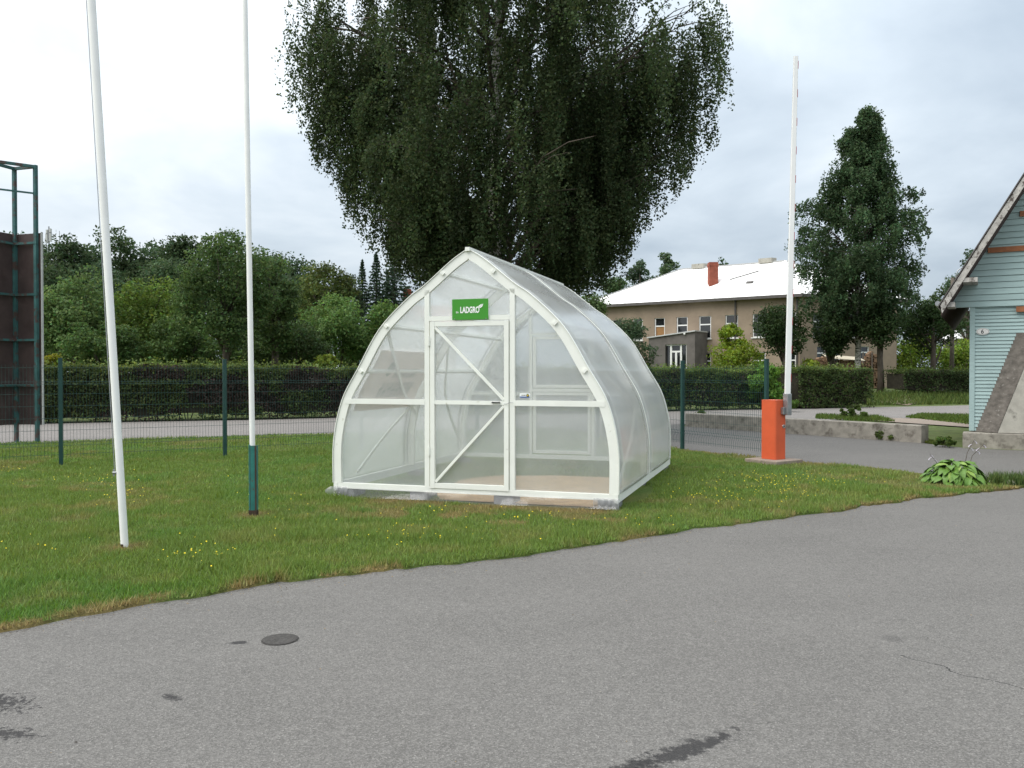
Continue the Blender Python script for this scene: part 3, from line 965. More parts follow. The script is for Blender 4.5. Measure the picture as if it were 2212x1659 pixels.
        P.append(np.stack([st[0] + dr[0] * ofs + 0.05 * np.sin(q * ln * 2.5 + ph) + rs.normal(0, 0.045, m),
                           st[1] + dr[1] * ofs + 0.05 * np.cos(q * ln * 2.5 + ph) + rs.normal(0, 0.045, m), st[2] - q * ln], -1))
        S.append(np.full(m, shade * rs.normal(1, 0.1)))
    P, S = np.vstack(P), np.concatenate(S)
    n = len(P)
    far = np.where(P[:, 2] > ztop_in, 1.5, 1.0)
    if ztop_in < H:
        keep = (P[:, 2] < ztop_in) | (rng.random(n) < 0.35)
        P, S, far = P[keep], S[keep], far[keep]; n = len(P)
    cols = leaf_cols(n, colour, 0.22) * S.clip(0.55, 1.5)[:, None]
    link('crown', np_mesh('crown', leaf_quads(P, lsize * (0.65 + 0.7 * rng.random(n)) * far, 0.55, 0.72), 4, M['leaf'], cols), t)
    return n


def hedge(p, q, width, h, n, lsize, colour, label, seed=0, group=None, stems=True, brown=0.15):
    rs = np.random.default_rng(seed)
    p, q = np.array(p[:2]), np.array(q[:2])
    L_ = float(np.linalg.norm(q - p)); e = (q - p) / L_
    mid = (p + q) / 2
    ang = math.atan2(e[1], e[0])
    t = empty('hedge', (mid[0], mid[1], float(ground_z(*mid))), ang, label, 'hedge', group)
    top = lambda x: h + 0.24 * (fbm(x * 0.7 + seed, 3.0 + 0 * x, 3) - 0.5) * 2
    core = MB()
    m = max(4, int(L_ / 0.5))
    for i in range(m):
        x0, x1 = -L_ / 2 + 0.18 + (L_ - 0.36) * i / m, -L_ / 2 + 0.18 + (L_ - 0.36) * (i + 1) / m
        zt = float(top(np.array((x0 + x1) / 2))) - 0.20
        core.box(x0, x1, -width / 2 + 0.2, width / 2 - 0.2, 0.12 + 0.15 * rs.random(), zt)
    core.build('branches', M['hedge_core'], t)
    if stems:
        st = MB()
        for i in range(int(L_ * 4)):
            x, y = rs.uniform(-L_ / 2 + 0.1, L_ / 2 - 0.1), rs.uniform(-width / 2 + 0.12, width / 2 - 0.2)
            st.tube([(x, y, -0.1), (x + rs.normal(0, 0.08), y + rs.normal(0, 0.05), 0.35), (x + rs.normal(0, 0.15), y + rs.normal(0, 0.1), 0.8)], [0.018, 0.014, 0.006], 5, False)
        st.build('stems', M['bark'], t)['kind'] = 'stuff'
    x = rs.uniform(-L_ / 2, L_ / 2, n)
    zt = top(x)
    kind = rs.random(n)
    z = np.where(kind < 0.62, 0.05 + (zt - 0.05) * rs.random(n) ** 0.8, zt)
    y = np.where(kind < 0.50, -width / 2, np.where(kind < 0.62, width / 2, rs.uniform(-width / 2, width / 2, n)))
    depth = rs.gamma(1.6, 0.06, n)
    bul = 0.20 * (fbm(x * 1.6 + 30 + seed, z * 1.6, 3) - 0.5) * 2
    y = np.where(kind < 0.50, y + depth - bul, np.where(kind < 0.62, y - depth + bul, y))
    z = np.where(kind < 0.62, z, z - depth + 0.06 * rs.random(n))
    z = np.where((kind >= 0.62) & (rs.random(n) < 0.16), z + rs.random(n) ** 2 * 0.26, z)
    low = (kind < 0.62) & (z < 0.45) & (fbm(x * 2.2 + 70, z * 2.5 + seed, 3) > 0.62)
    P = np.stack([x, y, z], -1)[~low]
    kd = kind[~low]
    nn = len(P)
    patch = fbm(P[:, 0] * 0.8 + seed * 3, P[:, 2] * 1.2, 3)
    c = leaf_cols(nn, colour, 0.28)
    tw = (rs.random(nn) < brown * smooth01((patch - 0.42) * 6) * 3) & (kd < 0.62)
    c[tw] = leaf_cols(int(tw.sum()), (0.055, 0.042, 0.036), 0.25)
    c *= (0.45 + 1.1 * patch)[:, None]
    pale_top = (kd >= 0.62) & (rs.random(nn) < 0.6)
    c[pale_top] = c[pale_top] * 1.15 + np.array([0.03, 0.035, 0.0])  # many of the top leaves get a lighter, yellower green
    nrm = np.where((kd < 0.50)[:, None], np.array([0, -1, 0.5]), np.where((kd < 0.62)[:, None], np.array([0, 1, 0.5]), np.array([0, 0, 1.2])))
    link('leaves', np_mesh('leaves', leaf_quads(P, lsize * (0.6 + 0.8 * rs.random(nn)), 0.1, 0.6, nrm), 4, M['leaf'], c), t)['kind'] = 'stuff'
    return t


# ------------------------------------------------------------------ the greenhouse
def smooth_profile():
    """half profile of the arch: (distance from the centre line, height) of its outer edge, measured on the photo"""
    raw = [(1.762, 0.20), (1.755, 0.72), (1.64, 1.21), (1.42, 1.60), (1.135, 2.07), (0.775, 2.42), (0.54, 2.585), (0.20, 2.86), (0.0, 2.985)]
    raw = np.array(raw)
    s = np.concatenate([[0], np.cumsum(np.linalg.norm(np.diff(raw, axis=0), axis=1))])
    # Catmull-Rom through the points
    out = []
    for i in range(len(raw) - 1):
        p0, p1, p2, p3 = raw[max(i - 1, 0)], raw[i], raw[i + 1], raw[min(i + 2, len(raw) - 1)]
        for t in np.linspace(0, 1, 5, endpoint=False):
            out.append(0.5 * ((2 * p1) + (-p0 + p2) * t + (2 * p0 - 5 * p1 + 4 * p2 - p3) * t * t + (-p0 + 3 * p1 - 3 * p2 + p3) * t ** 3))
    out.append(raw[-1])
    return np.array(out)


def greenhouse():
    g = empty('greenhouse', (GH0[0], GH0[1], 0), GH_A, 'white timber framed arched greenhouse of clear plastic sheets on the lawn', 'greenhouse')
    C = GH_W / 2
    SH = 0.022                                     # the house stands a touch askew
    V = lambda u, v, w: (u + SH * v, v, w)
    half = smooth_profile()
    nrm = np.gradient(half, axis=0); nrm = np.stack([nrm[:, 1], -nrm[:, 0]], -1); nrm /= np.linalg.norm(nrm, axis=1)[:, None]
    nrm = np.where((nrm[:, :1] > 0), nrm, -nrm)     # outward
    inner = lambda d: np.stack([np.maximum((half - nrm * d)[:, 0], 0), (half - nrm * d)[:, 1]], -1)

    def prof_u(z, d=0.0):
        h_ = inner(d) if d else half
        return float(np.interp(z, h_[:, 1], h_[:, 0]))

    def arch(v0, v1, d0, d1, name):
        a_, b_ = (inner(d0) if d0 else half), inner(d1)
        for sgn in (-1, 1):
            mb = MB()
            n = len(a_)
            vs, fs = [], []
            for v in (v0, v1):
                for P_ in (a_, b_):
                    vs += [V(C + sgn * p[0], v, p[1]) for p in P_]
            o = lambda f, s, i: (f * 2 + s) * n + i
            for i in range(n - 1):
                fs += [(o(0, 0, i), o(0, 0, i + 1), o(0, 1, i + 1), o(0, 1, i)), (o(1, 0, i), o(1, 1, i), o(1, 1, i + 1), o(1, 0, i + 1)),
                       (o(0, 0, i), o(1, 0, i), o(1, 0, i + 1), o(0, 0, i + 1)), (o(0, 1, i), o(0, 1, i + 1), o(1, 1, i + 1), o(1, 1, i))]
            fs += [(o(0, 0, 0), o(0, 1, 0), o(1, 1, 0), o(1, 0, 0)), (o(0, 0, n - 1), o(1, 0, n - 1), o(1, 1, n - 1), o(0, 1, n - 1))]
            mb.add(vs, fs)
            mb.build(name, M['white_paint'], g)
    L_ = GH_L
    arch(0.0, 0.045, 0.0, 0.10, 'front_arch')
    arch(L_ / 2 - 0.02, L_ / 2 + 0.02, 0.012, 0.11, 'middle_arch')
    arch(L_ - 0.045, L_, 0.0, 0.10, 'back_arch')
    # narrow cover strips over the sheet edges
    for v in (0.0, L_ / 2 - 0.022, L_ - 0.04):
        arch(v - 0.012 if v == 0 else v, v + 0.04, -0.010, -0.002, 'cover_strip')
    wp = M['white_paint']
    # sills
    MB().box(0.0, GH_W, 0.0, 0.05, 0.132, 0.20).build('front_sill', wp, g)
    MB().box(0.0 + SH * L_, GH_W + SH * L_, L_ - 0.05, L_, 0.132, 0.20).build('back_sill', wp, g)
    for u in (-0.012, GH_W - 0.038):
        mb = MB(); mb.prism([V(u, -0.004, 0.105), V(u + 0.05, -0.004, 0.105), V(u + 0.05, -0.004, 0.205), V(u, -0.004, 0.205)], (SH * L_, L_ + 0.008, 0)); mb.build('side_sill', wp, g)
    # ridge and purlins
    MB().beam(V(C, -0.03, 2.985), V(C, L_ + 0.03, 2.985), 0.055, 0.045).build('ridge_beam', wp, g)
    for z in (2.73, 2.12, 1.58):
        for sgn in (-1, 1):
            u = C + sgn * (prof_u(z) - 0.045)
            MB().beam(V(u, -0.022, z - 0.01), V(u, L_, z - 0.01), 0.035, 0.05, (sgn * 0.7, 0, 0.7)).build('purlin', wp, g)
    # diagonal wind braces inside the sides
    for sgn in (-1, 1):
        for v0, z0, v1, z1 in ((0.10, 2.05, L_ / 2, 0.95), (0.45, 0.28, L_ / 2 - 0.05, 1.15), (L_ / 2 + 0.05, 1.95, L_ - 0.3, 0.5)):
            mb = MB()
            prev = None
            for q in np.linspace(0, 1, 9):
                z = z0 + (z1 - z0) * q
                p = V(C + sgn * (prof_u(z) - 0.075), v0 + (v1 - v0) * q, z)
                if prev: mb.beam(prev, p, 0.045, 0.018, (sgn, 0, 0.3))
                prev = p
            mb.build('brace', wp, g)
    # gable ends
    P0, P1 = 1.23, 2.288                            # centre lines of the door posts

    def gable(v0, v1, back):
        vm = (v0 + v1) / 2
        sh = SH * vm
        for u in (P0, P1):
            zt = float(np.interp(abs(u - C), half[::-1, 0], half[::-1, 1])) - 0.075
            MB().box(u - 0.03 + sh, u + 0.03 + sh, v0, v1, 0.20, zt).build('post', wp, g)
        zr = 1.20
        ul, ur = C - prof_u(zr) + 0.03, C + prof_u(zr) - 0.03
        MB().box(ul + sh, P0 - 0.03 + sh, v0 - 0.004, v1, zr - 0.03, zr + 0.032).build('rail', wp, g)
        MB().box(P1 + 0.03 + sh, ur + sh, v0 - 0.004, v1, zr - 0.03, zr + 0.032).build('rail', wp, g)
        MB().box(P0 + 0.03 + sh, P1 - 0.03 + sh, v0 - 0.002, v1, 2.16, 2.215).build('lintel', wp, g)
        # sheets
        vs = (v1 + 0.004) if not back else (v0 - 0.006)
        pmn = M['panel_back'] if back else M['panel_front']
        ip = inner(0.06)

        def pane(poly, name='pane'):
            MB().prism([(u + sh, vs, z) for u, z in poly], (0, 0.008, 0)).build(name, pmn, g)
        for sgn, pu in ((-1, P0 - 0.01), (1, P1 + 0.01)):
            low = [(C + sgn * q[0], q[1]) for q in ip if 0.2 <= q[1] < zr]
            low = [(C + sgn * float(np.interp(0.2, ip[:, 1], ip[:, 0])), 0.2)] + low + [(C + sgn * float(np.interp(zr - 0.002, ip[:, 1], ip[:, 0])), zr - 0.002)]
            pane(low + [(pu, zr - 0.002), (pu, 0.2)])
            zmax = float(np.interp(abs(pu - C), ip[::-1, 0], ip[::-1, 1]))
            up = [(C + sgn * q[0], q[1]) for q in ip if zr < q[1] < zmax]
            up = [(C + sgn * float(np.interp(zr + 0.002, ip[:, 1], ip[:, 0])), zr + 0.002)] + up + [(pu, zmax)]
            pane(up + [(pu, zr + 0.002)])
        za = float(np.interp(abs(P0 + 0.01 - C), ip[::-1, 0], ip[::-1, 1]))
        topz = [(C - q[0], q[1]) for q in ip if q[1] > za and q[0] > 0]
        pane([(P0 + 0.01, 2.19)] + [(P0 + 0.01, za)] + topz + [(C, ip[-1][1])] + [(2 * C - u, z) for u, z in topz[::-1]] + [(P1 - 0.01, za), (P1 - 0.01, 2.19)])
        # door
        dn = empty('door', (0, 0, 0)); dn.parent = g
        a_, b_ = P0 + 0.045 + sh, P1 - 0.04 + sh
        f0, f1 = (v0 - 0.012, v1 - 0.012) if not back else (v0 + 0.004, v1 + 0.012)
        if not back:
            for u in (a_, b_ - 0.055):
                MB().box(u, u + 0.055, f0, f1, 0.185, 2.15).build('stile', wp, dn)
            for z0, z1 in ((0.187, 0.245), (1.178, 1.222), (2.095, 2.148)):
                MB().box(a_ + 0.055, b_ - 0.055, f0 + 0.003, f1, z0, z1).build('door_rail', wp, dn)
            MB().beam((a_ + 0.06, f0 + 0.02, 2.085), (b_ - 0.06, f0 + 0.02, 1.235), 0.030, 0.032, (0, -1, 0)).build('diagonal_brace', wp, dn)
            MB().beam((b_ - 0.06, f0 + 0.02, 1.165), (a_ + 0.065, f0 + 0.02, 0.26), 0.030, 0.032, (0, -1, 0)).build('diagonal_brace', wp, dn)
            for z0, z1 in ((0.22, 1.19), (1.21, 2.12)):
                MB().box(a_ + 0.03, b_ - 0.03, f1 - 0.004, f1 + 0.004, z0, z1).build('door_pane', M['panel_front'], dn)
            MB().box(b_ - 0.20, b_ - 0.10, f0 - 0.014, f0 - 0.004, 1.199, 1.212).box(b_ - 0.115, b_ - 0.105, f0 - 0.012, f0 + 0.01, 1.197, 1.214).box(b_ - 0.195, b_ - 0.185, f0 - 0.012, f0 + 0.01, 1.197, 1.214).build('handle', M['dark_metal'], dn)
            MB().tube([(b_ - 0.055, f0 - 0.006, 1.196), (b_ - 0.02, f0 - 0.014, 1.190), (b_ + 0.02, f0 - 0.02, 1.207), (b_ + 0.06, f0 - 0.008, 1.204)], 0.003, 6).build('wire_loop', M['zinc'], dn)
            for z in (0.62, 1.92):
                MB().box(a_ - 0.03, a_ + 0.006, f0 - 0.006, f0 + 0.004, z - 0.05, z + 0.05).tube([(a_ - 0.012, f0 - 0.008, z - 0.055), (a_ - 0.012, f0 - 0.008, z + 0.055)], 0.007, 6).build('hinge', wp, dn)
        else:
            for z0, z1 in ((0.22, 1.23), (1.30, 2.15)):
                lf = [(a_, z0, z1), (b_ - 0.05, z0, z1)]
                for u, zz0, zz1 in lf:
                    MB().box(u, u + 0.05, f0, f1, zz0, zz1).build('stile', wp, dn)
                for zz in (z0, z1 - 0.05):
                    MB().box(a_ + 0.05, b_ - 0.05, f0 + 0.003, f1 - 0.003, zz, zz + 0.05).build('door_rail', wp, dn)
                MB().box(a_ + 0.03, b_ - 0.03, vm, vm + 0.008, z0 + 0.02, z1 - 0.02).build('door_pane', pmn, dn)
            MB().box(P0 + 0.03 + sh, P1 - 0.03 + sh, v0, v1, 1.235, 1.29).build('rail', wp, g)
    gable(0.0, 0.045, False)
    gable(L_ - 0.045, L_, True)
    # curved side sheets, one for each bay and side
    for v0, v1 in ((0.0, L_ / 2 - 0.002), (L_ / 2 + 0.002, L_)):
        for sgn in (-1, 1):
            vs, fs = [], []
            n = len(half)
            vv = np.linspace(v0, v1, 9)
            for d in (0.002, -0.006):
                hh = half - nrm * d
                for j, v in enumerate(vv):
                    bulge = 0.012 * math.sin(math.pi * j / 8)
                    vs += [V(C + sgn * max(q[0] + (nn[0] * bulge), 0.002), v, q[1] + nn[1] * bulge) for q, nn in zip(hh, nrm)]
            o = lambda s, j, i: (s * 9 + j) * n + i
            for j in range(8):
                for i in range(n - 1):
                    fs.append((o(0, j, i), o(0, j, i + 1), o(0, j + 1, i + 1), o(0, j + 1, i)))
                    fs.append((o(1, j, i), o(1, j + 1, i), o(1, j + 1, i + 1), o(1, j, i + 1)))
            for j in range(8):
                for i in (0, n - 1): fs.append((o(0, j, i), o(0, j + 1, i), o(1, j + 1, i), o(1, j, i)))
            for i in range(n - 1):
                for j in (0, 8): fs.append((o(0, j, i), o(1, j, i), o(1, j, i + 1), o(0, j, i + 1)))
            MB().add(vs, fs).build('side_sheet', M['panel_side'], g, smooth=True)
    # sign over the door
    s = MB().box(1.56, 2.005, -0.020, -0.012, 2.166, 2.406).build('sign', M['sign_green'], g)
    s['label'] = 'green sign with white lettering SIA LADGRO and a leaf'

    def text(body, x, z, size, sx_, mat, parent, name, y=-0.0225, bold=0.0, mirror=1):
        cu = bpy.data.curves.new(name, 'FONT'); cu.body = body; cu.size = size; cu.offset = bold
        cu.extrude = 0.0
        o = bpy.data.objects.new(name, cu); col.objects.link(o)
        dg = bpy.context.evaluated_depsgraph_get()
        me_ = bpy.data.meshes.new_from_object(o.evaluated_get(dg))
        bpy.data.objects.remove(o)
        for vtx in me_.vertices:
            vx, vy = vtx.co.x * sx_ * mirror, vtx.co.y
            vtx.co = (x + vx, y, z + vy)
        me_.materials.clear(); me_.materials.append(mat)
        return link(name, me_, parent)
    greenhouse.text = text
    text('LADGRO', 1.660, 2.246, 0.098, 0.60, M['sign_white'], s, 'lettering', bold=0.0035)
    text('SIA', 1.608, 2.244, 0.028, 0.85, M['sign_white'], s, 'lettering', bold=0.0006)
    lf = [(1.885, 2.300), (1.890, 2.325), (1.915, 2.340), (1.945, 2.345), (1.937, 2.318), (1.915, 2.300), (1.895, 2.297)]
    MB().add([(u, -0.0232, z) for u, z in lf], [tuple(range(len(lf)))]).build('leaf_emblem', M['sign_white'], s)
    MB().add([(u, -0.0236, z) for u, z in ((1.887, 2.296), (1.935, 2.336), (1.932, 2.338), (1.886, 2.299))], [(0, 1, 2, 3)]).build('leaf_vein', M['sign_green'], s)
    for u in (1.59, 1.98):
        MB().tube([(u, -0.026, 2.176), (u, -0.018, 2.176)], 0.006, 8).build('screw', M['zinc'], s)
    # maker's sticker on the right upper pane
    st = MB().box(2.366, 2.488, 0.044, 0.0475, 1.262, 1.312).build('sticker', M['sign_white'], g)
    MB().box(2.368, 2.486, 0.042, 0.0438, 1.263, 1.277).build('sticker_band', M['sticker_blue'], st)
    MB().tube([(2.462, 0.041, 1.289), (2.462, 0.0438, 1.289)], 0.017, 14).build('emblem', M['dark_metal'], st)
    MB().tube([(2.462, 0.0400, 1.289), (2.462, 0.0408, 1.289)], 0.009, 12).build('emblem', M['flower_yellow'], st)
    text('LADGRO', 2.385, 1.285, 0.018, 0.75, M['dark_metal'], st, 'lettering', y=0.0430, bold=0.0004)
    MB().box(1.32 + SH * L_, 1.44 + SH * L_, L_ - 0.066, L_ - 0.063, 1.315, 1.355).build('sticker', M['sign_white'], g) if False else None
    # weather strip of clear film along the foot of the front, bunched at the corners
    vs, fs = [], []
    us = np.linspace(0.0, GH_W, 60)
    for z, q in ((0.150, 0), (0.115, 1), (0.075, 2), (0.035, 3)):
        vs += [(u, -0.006 - 0.012 * q * (0.5 + vnoise(u * 3.0, q * 0.7)) - 0.004 * q, z + (0.018 * (vnoise(u * 2.0, 7.0) - 0.5) if q == 3 else 0)) for u in us]
    for q in range(3):
        fs += [(q * 60 + i, q * 60 + i + 1, (q + 1) * 60 + i + 1, (q + 1) * 60 + i) for i in range(59)]
    sk = MB().add(vs, fs).build('film_skirt', M['film'], g, smooth=True)
    for sgn, u0 in ((-1, 0.20), (1, GH_W - 0.26)):
        vs, fs = [], []
        n = 14
        for j in range(6):
            q = j / 5
            for i in range(n):
                p = i / (n - 1)
                u = u0 + sgn * (0.24 if sgn < 0 else 0.29) * p if sgn < 0 else u0 + 0.29 * p
                if sgn < 0 and p > 0.8: u -= 0.07 * math.sin(math.pi * q) * (p - 0.8) / 0.2
                vs.append((u, -0.02 - 0.035 * math.sin(math.pi * q) * (0.6 + 0.4 * math.sin(i * 1.7)) - 0.012 * math.sin(i * 2.3 + j), 0.155 - 0.13 * q + 0.012 * math.sin(i * 1.1) * q))
        fs = [(j * n + i, j * n + i + 1, (j + 1) * n + i + 1, (j + 1) * n + i) for j in range(5) for i in range(n - 1)]
        MB().add(vs, fs).build('film_bunch', M['film_bunch'], g, smooth=True)
    return g, C, prof_u, SH


GH, GH_C, GH_PROF, GH_SH = greenhouse()


def gh_world(u, v, z=0.0):
    return GH0 + gu * u + gv * v + np.array([0, 0, z])


# pinkish banner stretched inside along the left side
def banner():
    t = empty('banner', gh_world(0, 0), GH_A, 'pale pinkish advertising banner hung along the left inner side of the greenhouse', 'banner')
    zs = np.linspace(1.06, 1.83, 12)
    v0, v1 = 0.30, 2.0
    P = lambda v, z, d: (GH_C - (GH_PROF(z) - d) + GH_SH * v, v, z)
    vs = [P(v, z, 0.030) for v in np.linspace(v0, v1, 6) for z in zs] + [P(v, z, 0.036) for v in np.linspace(v0, v1, 6) for z in zs]
    n = len(zs)
    fs = [(s_ * 6 * n + j * n + i, s_ * 6 * n + j * n + i + 1, s_ * 6 * n + (j + 1) * n + i + 1, s_ * 6 * n + (j + 1) * n + i) for s_ in (0, 1) for j in range(5) for i in range(n - 1)]
    MB().add(vs, fs).build('cloth', M['banner'], t)
    # faded, unreadable marks in two lines, seen from the back
    mk = MB()
    for z0, z1, items in ((1.48, 1.60, [(0.95 + 0.085 * k, 0.05) for k in range(8)]), (1.22, 1.42, [(0.75 + 0.12 * k, 0.07) for k in range(8)])):
        for v, w in items:
            for dv in (0, w * 0.75):
                q = [P(v + dv, z0, 0.041), P(v + dv + w * 0.3, z0, 0.041), P(v + dv + w * 0.3 + 0.05, z1, 0.041), P(v + dv + 0.05, z1, 0.041)]
                mk.add(q, [(0, 1, 2, 3)])
            zz = (z0 + z1) / 2 + 0.02 * math.sin(v * 20)
            mk.add([P(v, zz - .015, 0.0412), P(v + w, zz - .015, 0.0412), P(v + w + .03, zz + .015, 0.0412), P(v + .03, zz + .015, 0.0412)], [(0, 1, 2, 3)])
    lp = [P(0.78 + 0.09 * math.cos(a_), 1.60 + 0.10 * math.sin(a_), 0.041) for a_ in np.linspace(0, 2 * math.pi, 12, endpoint=False)]
    mk.add(lp, [tuple(range(12))])
    mk.build('faded_marks', M['banner_mark'], t)


banner()

# concrete blocks under the sills
def blocks():
    for (u, v, sx_, sy_, h_, label) in (
            (0.02, 0.0, 0.24, 0.30, 0.134, 'grey concrete block under the front left corner of the greenhouse'),
            (1.00, 0.0, 0.235, 0.30, 0.134, 'grey concrete block under the hinge side of the greenhouse door'),
            (2.06, 0.0, 0.235, 0.30, 0.134, 'grey concrete block under the latch side of the greenhouse door'),
            (GH_W - 0.22, -0.006, 0.22, 0.34, 0.134, 'grey concrete block under the front right corner of the greenhouse, half wrapped in film'),
            (GH_W - 0.20, GH_L * 0.5, 0.20, 0.24, 0.107, 'grey concrete block midway under the long right sill of the greenhouse'),
            (GH_W - 0.12, GH_L - 0.28, 0.20, 0.24, 0.107, 'grey concrete block under the back right corner of the greenhouse'),
            (0.02, GH_L * 0.5, 0.20, 0.24, 0.107, 'grey concrete block midway under the long left sill of the greenhouse'),
            (0.08, GH_L - 0.28, 0.20, 0.24, 0.107, 'grey concrete block under the back left corner of the greenhouse')):
        bm = bmesh.new()
        bmesh.ops.create_cube(bm, size=1)
        for v_ in bm.verts: v_.co = ((v_.co.x + .5) * sx_, (v_.co.y + .5) * sy_ + 0.012, (v_.co.z + .5) * h_)
        bmesh.ops.bevel(bm, geom=bm.edges[:], offset=0.008, segments=2, affect='EDGES')
        me_ = bpy.data.meshes.new('concrete_block'); bm.to_mesh(me_); bm.free(); me_.materials.append(M['block'])
        o = link('concrete_block', me_, None, gh_world(u, v), GH_A)
        tag(o, label, 'block', 'blocks under the greenhouse')


blocks()

# ------------------------------------------------------------------ flag poles
def flagpoles():
    b = G(270, 1189)
    t = empty('flagpole', b, label='white metal flagpole leaning slightly, planted straight into the grass', cat='flagpole')
    dx = -0.262 / 4.8
    MB().tube([(0, 0, -0.1), (dx * 0.05, 0, 0.05), (dx * 1.5, 0, 1.5), (dx * 4.8, 0, 4.8), (dx * 8.9, 0.02, 8.9), (dx * 9, 0.02, 9.0)], [0.033, 0.032, 0.0325, 0.034, 0.027, 0.026], 16).build('shaft', M['pole_white'], t, smooth=True)
    MB().tube([(-0.012, -0.028, 0.0), (-0.012, -0.0285, 0.06)], [0.020, 0.012], 8).build('chipped_foot', M['post_rust'], t)
    c = (dx * 0.68 - 0.038, -0.012, 0.68)
    MB().tube([(c[0] + 0.012, c[1], c[2]), (c[0] - 0.018, c[1], c[2])], 0.014, 10).tube([(c[0] - 0.012, c[1], c[2] - 0.028), (c[0] - 0.012, c[1], c[2] + 0.030)], 0.008, 8).build('cleat', M['zinc'], t)
    MB().tube([(c[0] - 0.004, c[1], c[2]), (dx * 4.8 - 0.038, -0.012, 4.8), (dx * 8.9 - 0.03, -0.01, 8.9)], 0.0035, 6).build('halyard', M['zinc'], t)
    b = G(548, 1119)
    t = empty('flagpole', b, label='white flagpole held in a short peeling green steel foot post', cat='flagpole')
    t.scale = (0.88, 0.88, 1)
    dx = -0.082 / 5.54
    MB().tube([(dx * z_, 0, z_) for z_ in (0.02, 0.06, 0.7, 2.0, 4.0, 5.54, 7.5, 9.4, 9.5)], [0.0325] * 6 + [0.029, 0.025, 0.0245], 16).build('shaft', M['pole_white'], t, smooth=True)
    f = MB()
    f.prism([(-0.046, 0.038, -0.1), (-0.046, -0.038, -0.1), (-0.033, -0.043, -0.1), (-0.033, 0.038, -0.1)], (0, 0, 0.885))
    f.prism([(0.046, 0.038, -0.1), (0.046, -0.036, -0.1), (-0.024, -0.046, -0.1), (-0.024, -0.036, -0.1), (0.038, -0.030, -0.1), (0.038, 0.038, -0.1)], (0, 0, 0.875))
    f.build('foot_post', M['post_teal'], t)
    MB().box(-0.034, -0.0235, -0.041, -0.03, -0.1, 0.77).build('groove', M['post_rust'], t)
    MB().box(-0.0465, 0.0475, -0.0475, 0.039, -0.08, 0.088).build('blackened_foot', M['post_rust'], t)
    MB().box(0.030, 0.0468, -0.0465, -0.034, 0.09, 0.775).build('rust_edge', M['post_rust'], t)


flagpoles()

# ------------------------------------------------------------------ wire fences
def fence(points, label, ztop=1.78, zb=0.15, h_=1.53):
    base = np.array([points[0][0], points[0][1], 0.0])
    t = empty('wire_fence', base, label=label, cat='fence')
    pts = [np.array([p[0], p[1], 0.0]) - base for p in points]
    for p in pts:
        MB().box(-0.032, 0.032, -0.03, 0.03, -0.2, ztop).box(-0.036, 0.036, -0.034, 0.034, ztop, ztop + 0.012).build('post', M['fence_green'], t, p, 0.5, bevel=0.004)
    rows = [zb + 0.05] + [zb + 0.05 + 0.2 * i for i in range(1, int(h_ / 0.2))] + [zb + h_ - 0.05]
    bend = lambda z: 0.028 * max(0, 1 - abs(z - (zb + 0.20)) / 0.07) + 0.028 * max(0, 1 - abs(z - (zb + h_ - 0.32)) / 0.07)
    for p, q in zip(pts[:-1], pts[1:]):
        d = q - p; L_ = np.linalg.norm(d); e = d / L_; n = np.array([e[1], -e[0], 0])
        mb = MB()
        zk = [zb, zb + 0.13, zb + 0.20, zb + 0.27, zb + h_ - 0.39, zb + h_ - 0.32, zb + h_ - 0.25, zb + h_]
        for i in range(int(L_ / 0.05) + 1):
            s = p + e * (0.04 + i * (L_ - 0.08) / int(L_ / 0.05))
            mb.tube([s + n * bend(z) + np.array([0, 0, z]) for z in zk], 0.0026, 4, False)
        for z in sorted(rows + [zb + 0.20, zb + h_ - 0.32]):
            for dz in (0,):
                mb.tube([p + e * 0.03 + n * (bend(z) + 0.004) + np.array([0, 0, z]), q - e * 0.03 + n * (bend(z) + 0.004) + np.array([0, 0, z])], 0.0030, 4, False)
        mb.build('mesh_panel', M['fence_green'], t)['kind'] = 'stuff'


fl = [np.array([-5.2, 15.0]) + np.array([2.23, 1.33]) * k for k in (-2, -1, 0, 1, 2)] + [np.array([2.0, 19.3])]
fl[2] = G(486, 990)[:2]; fl[1] = G(132, 1008)[:2]
fence(fl, 'green wire mesh fence on posts running behind the flagpoles towards the birch')
fr = [np.array([2.0, 19.3]) + np.array([0.12, -0.2]), G(1474, 973)[:2], G(1655, 996)[:2]]
fence(fr, 'short green wire mesh fence between the greenhouse corner and the orange barrier')

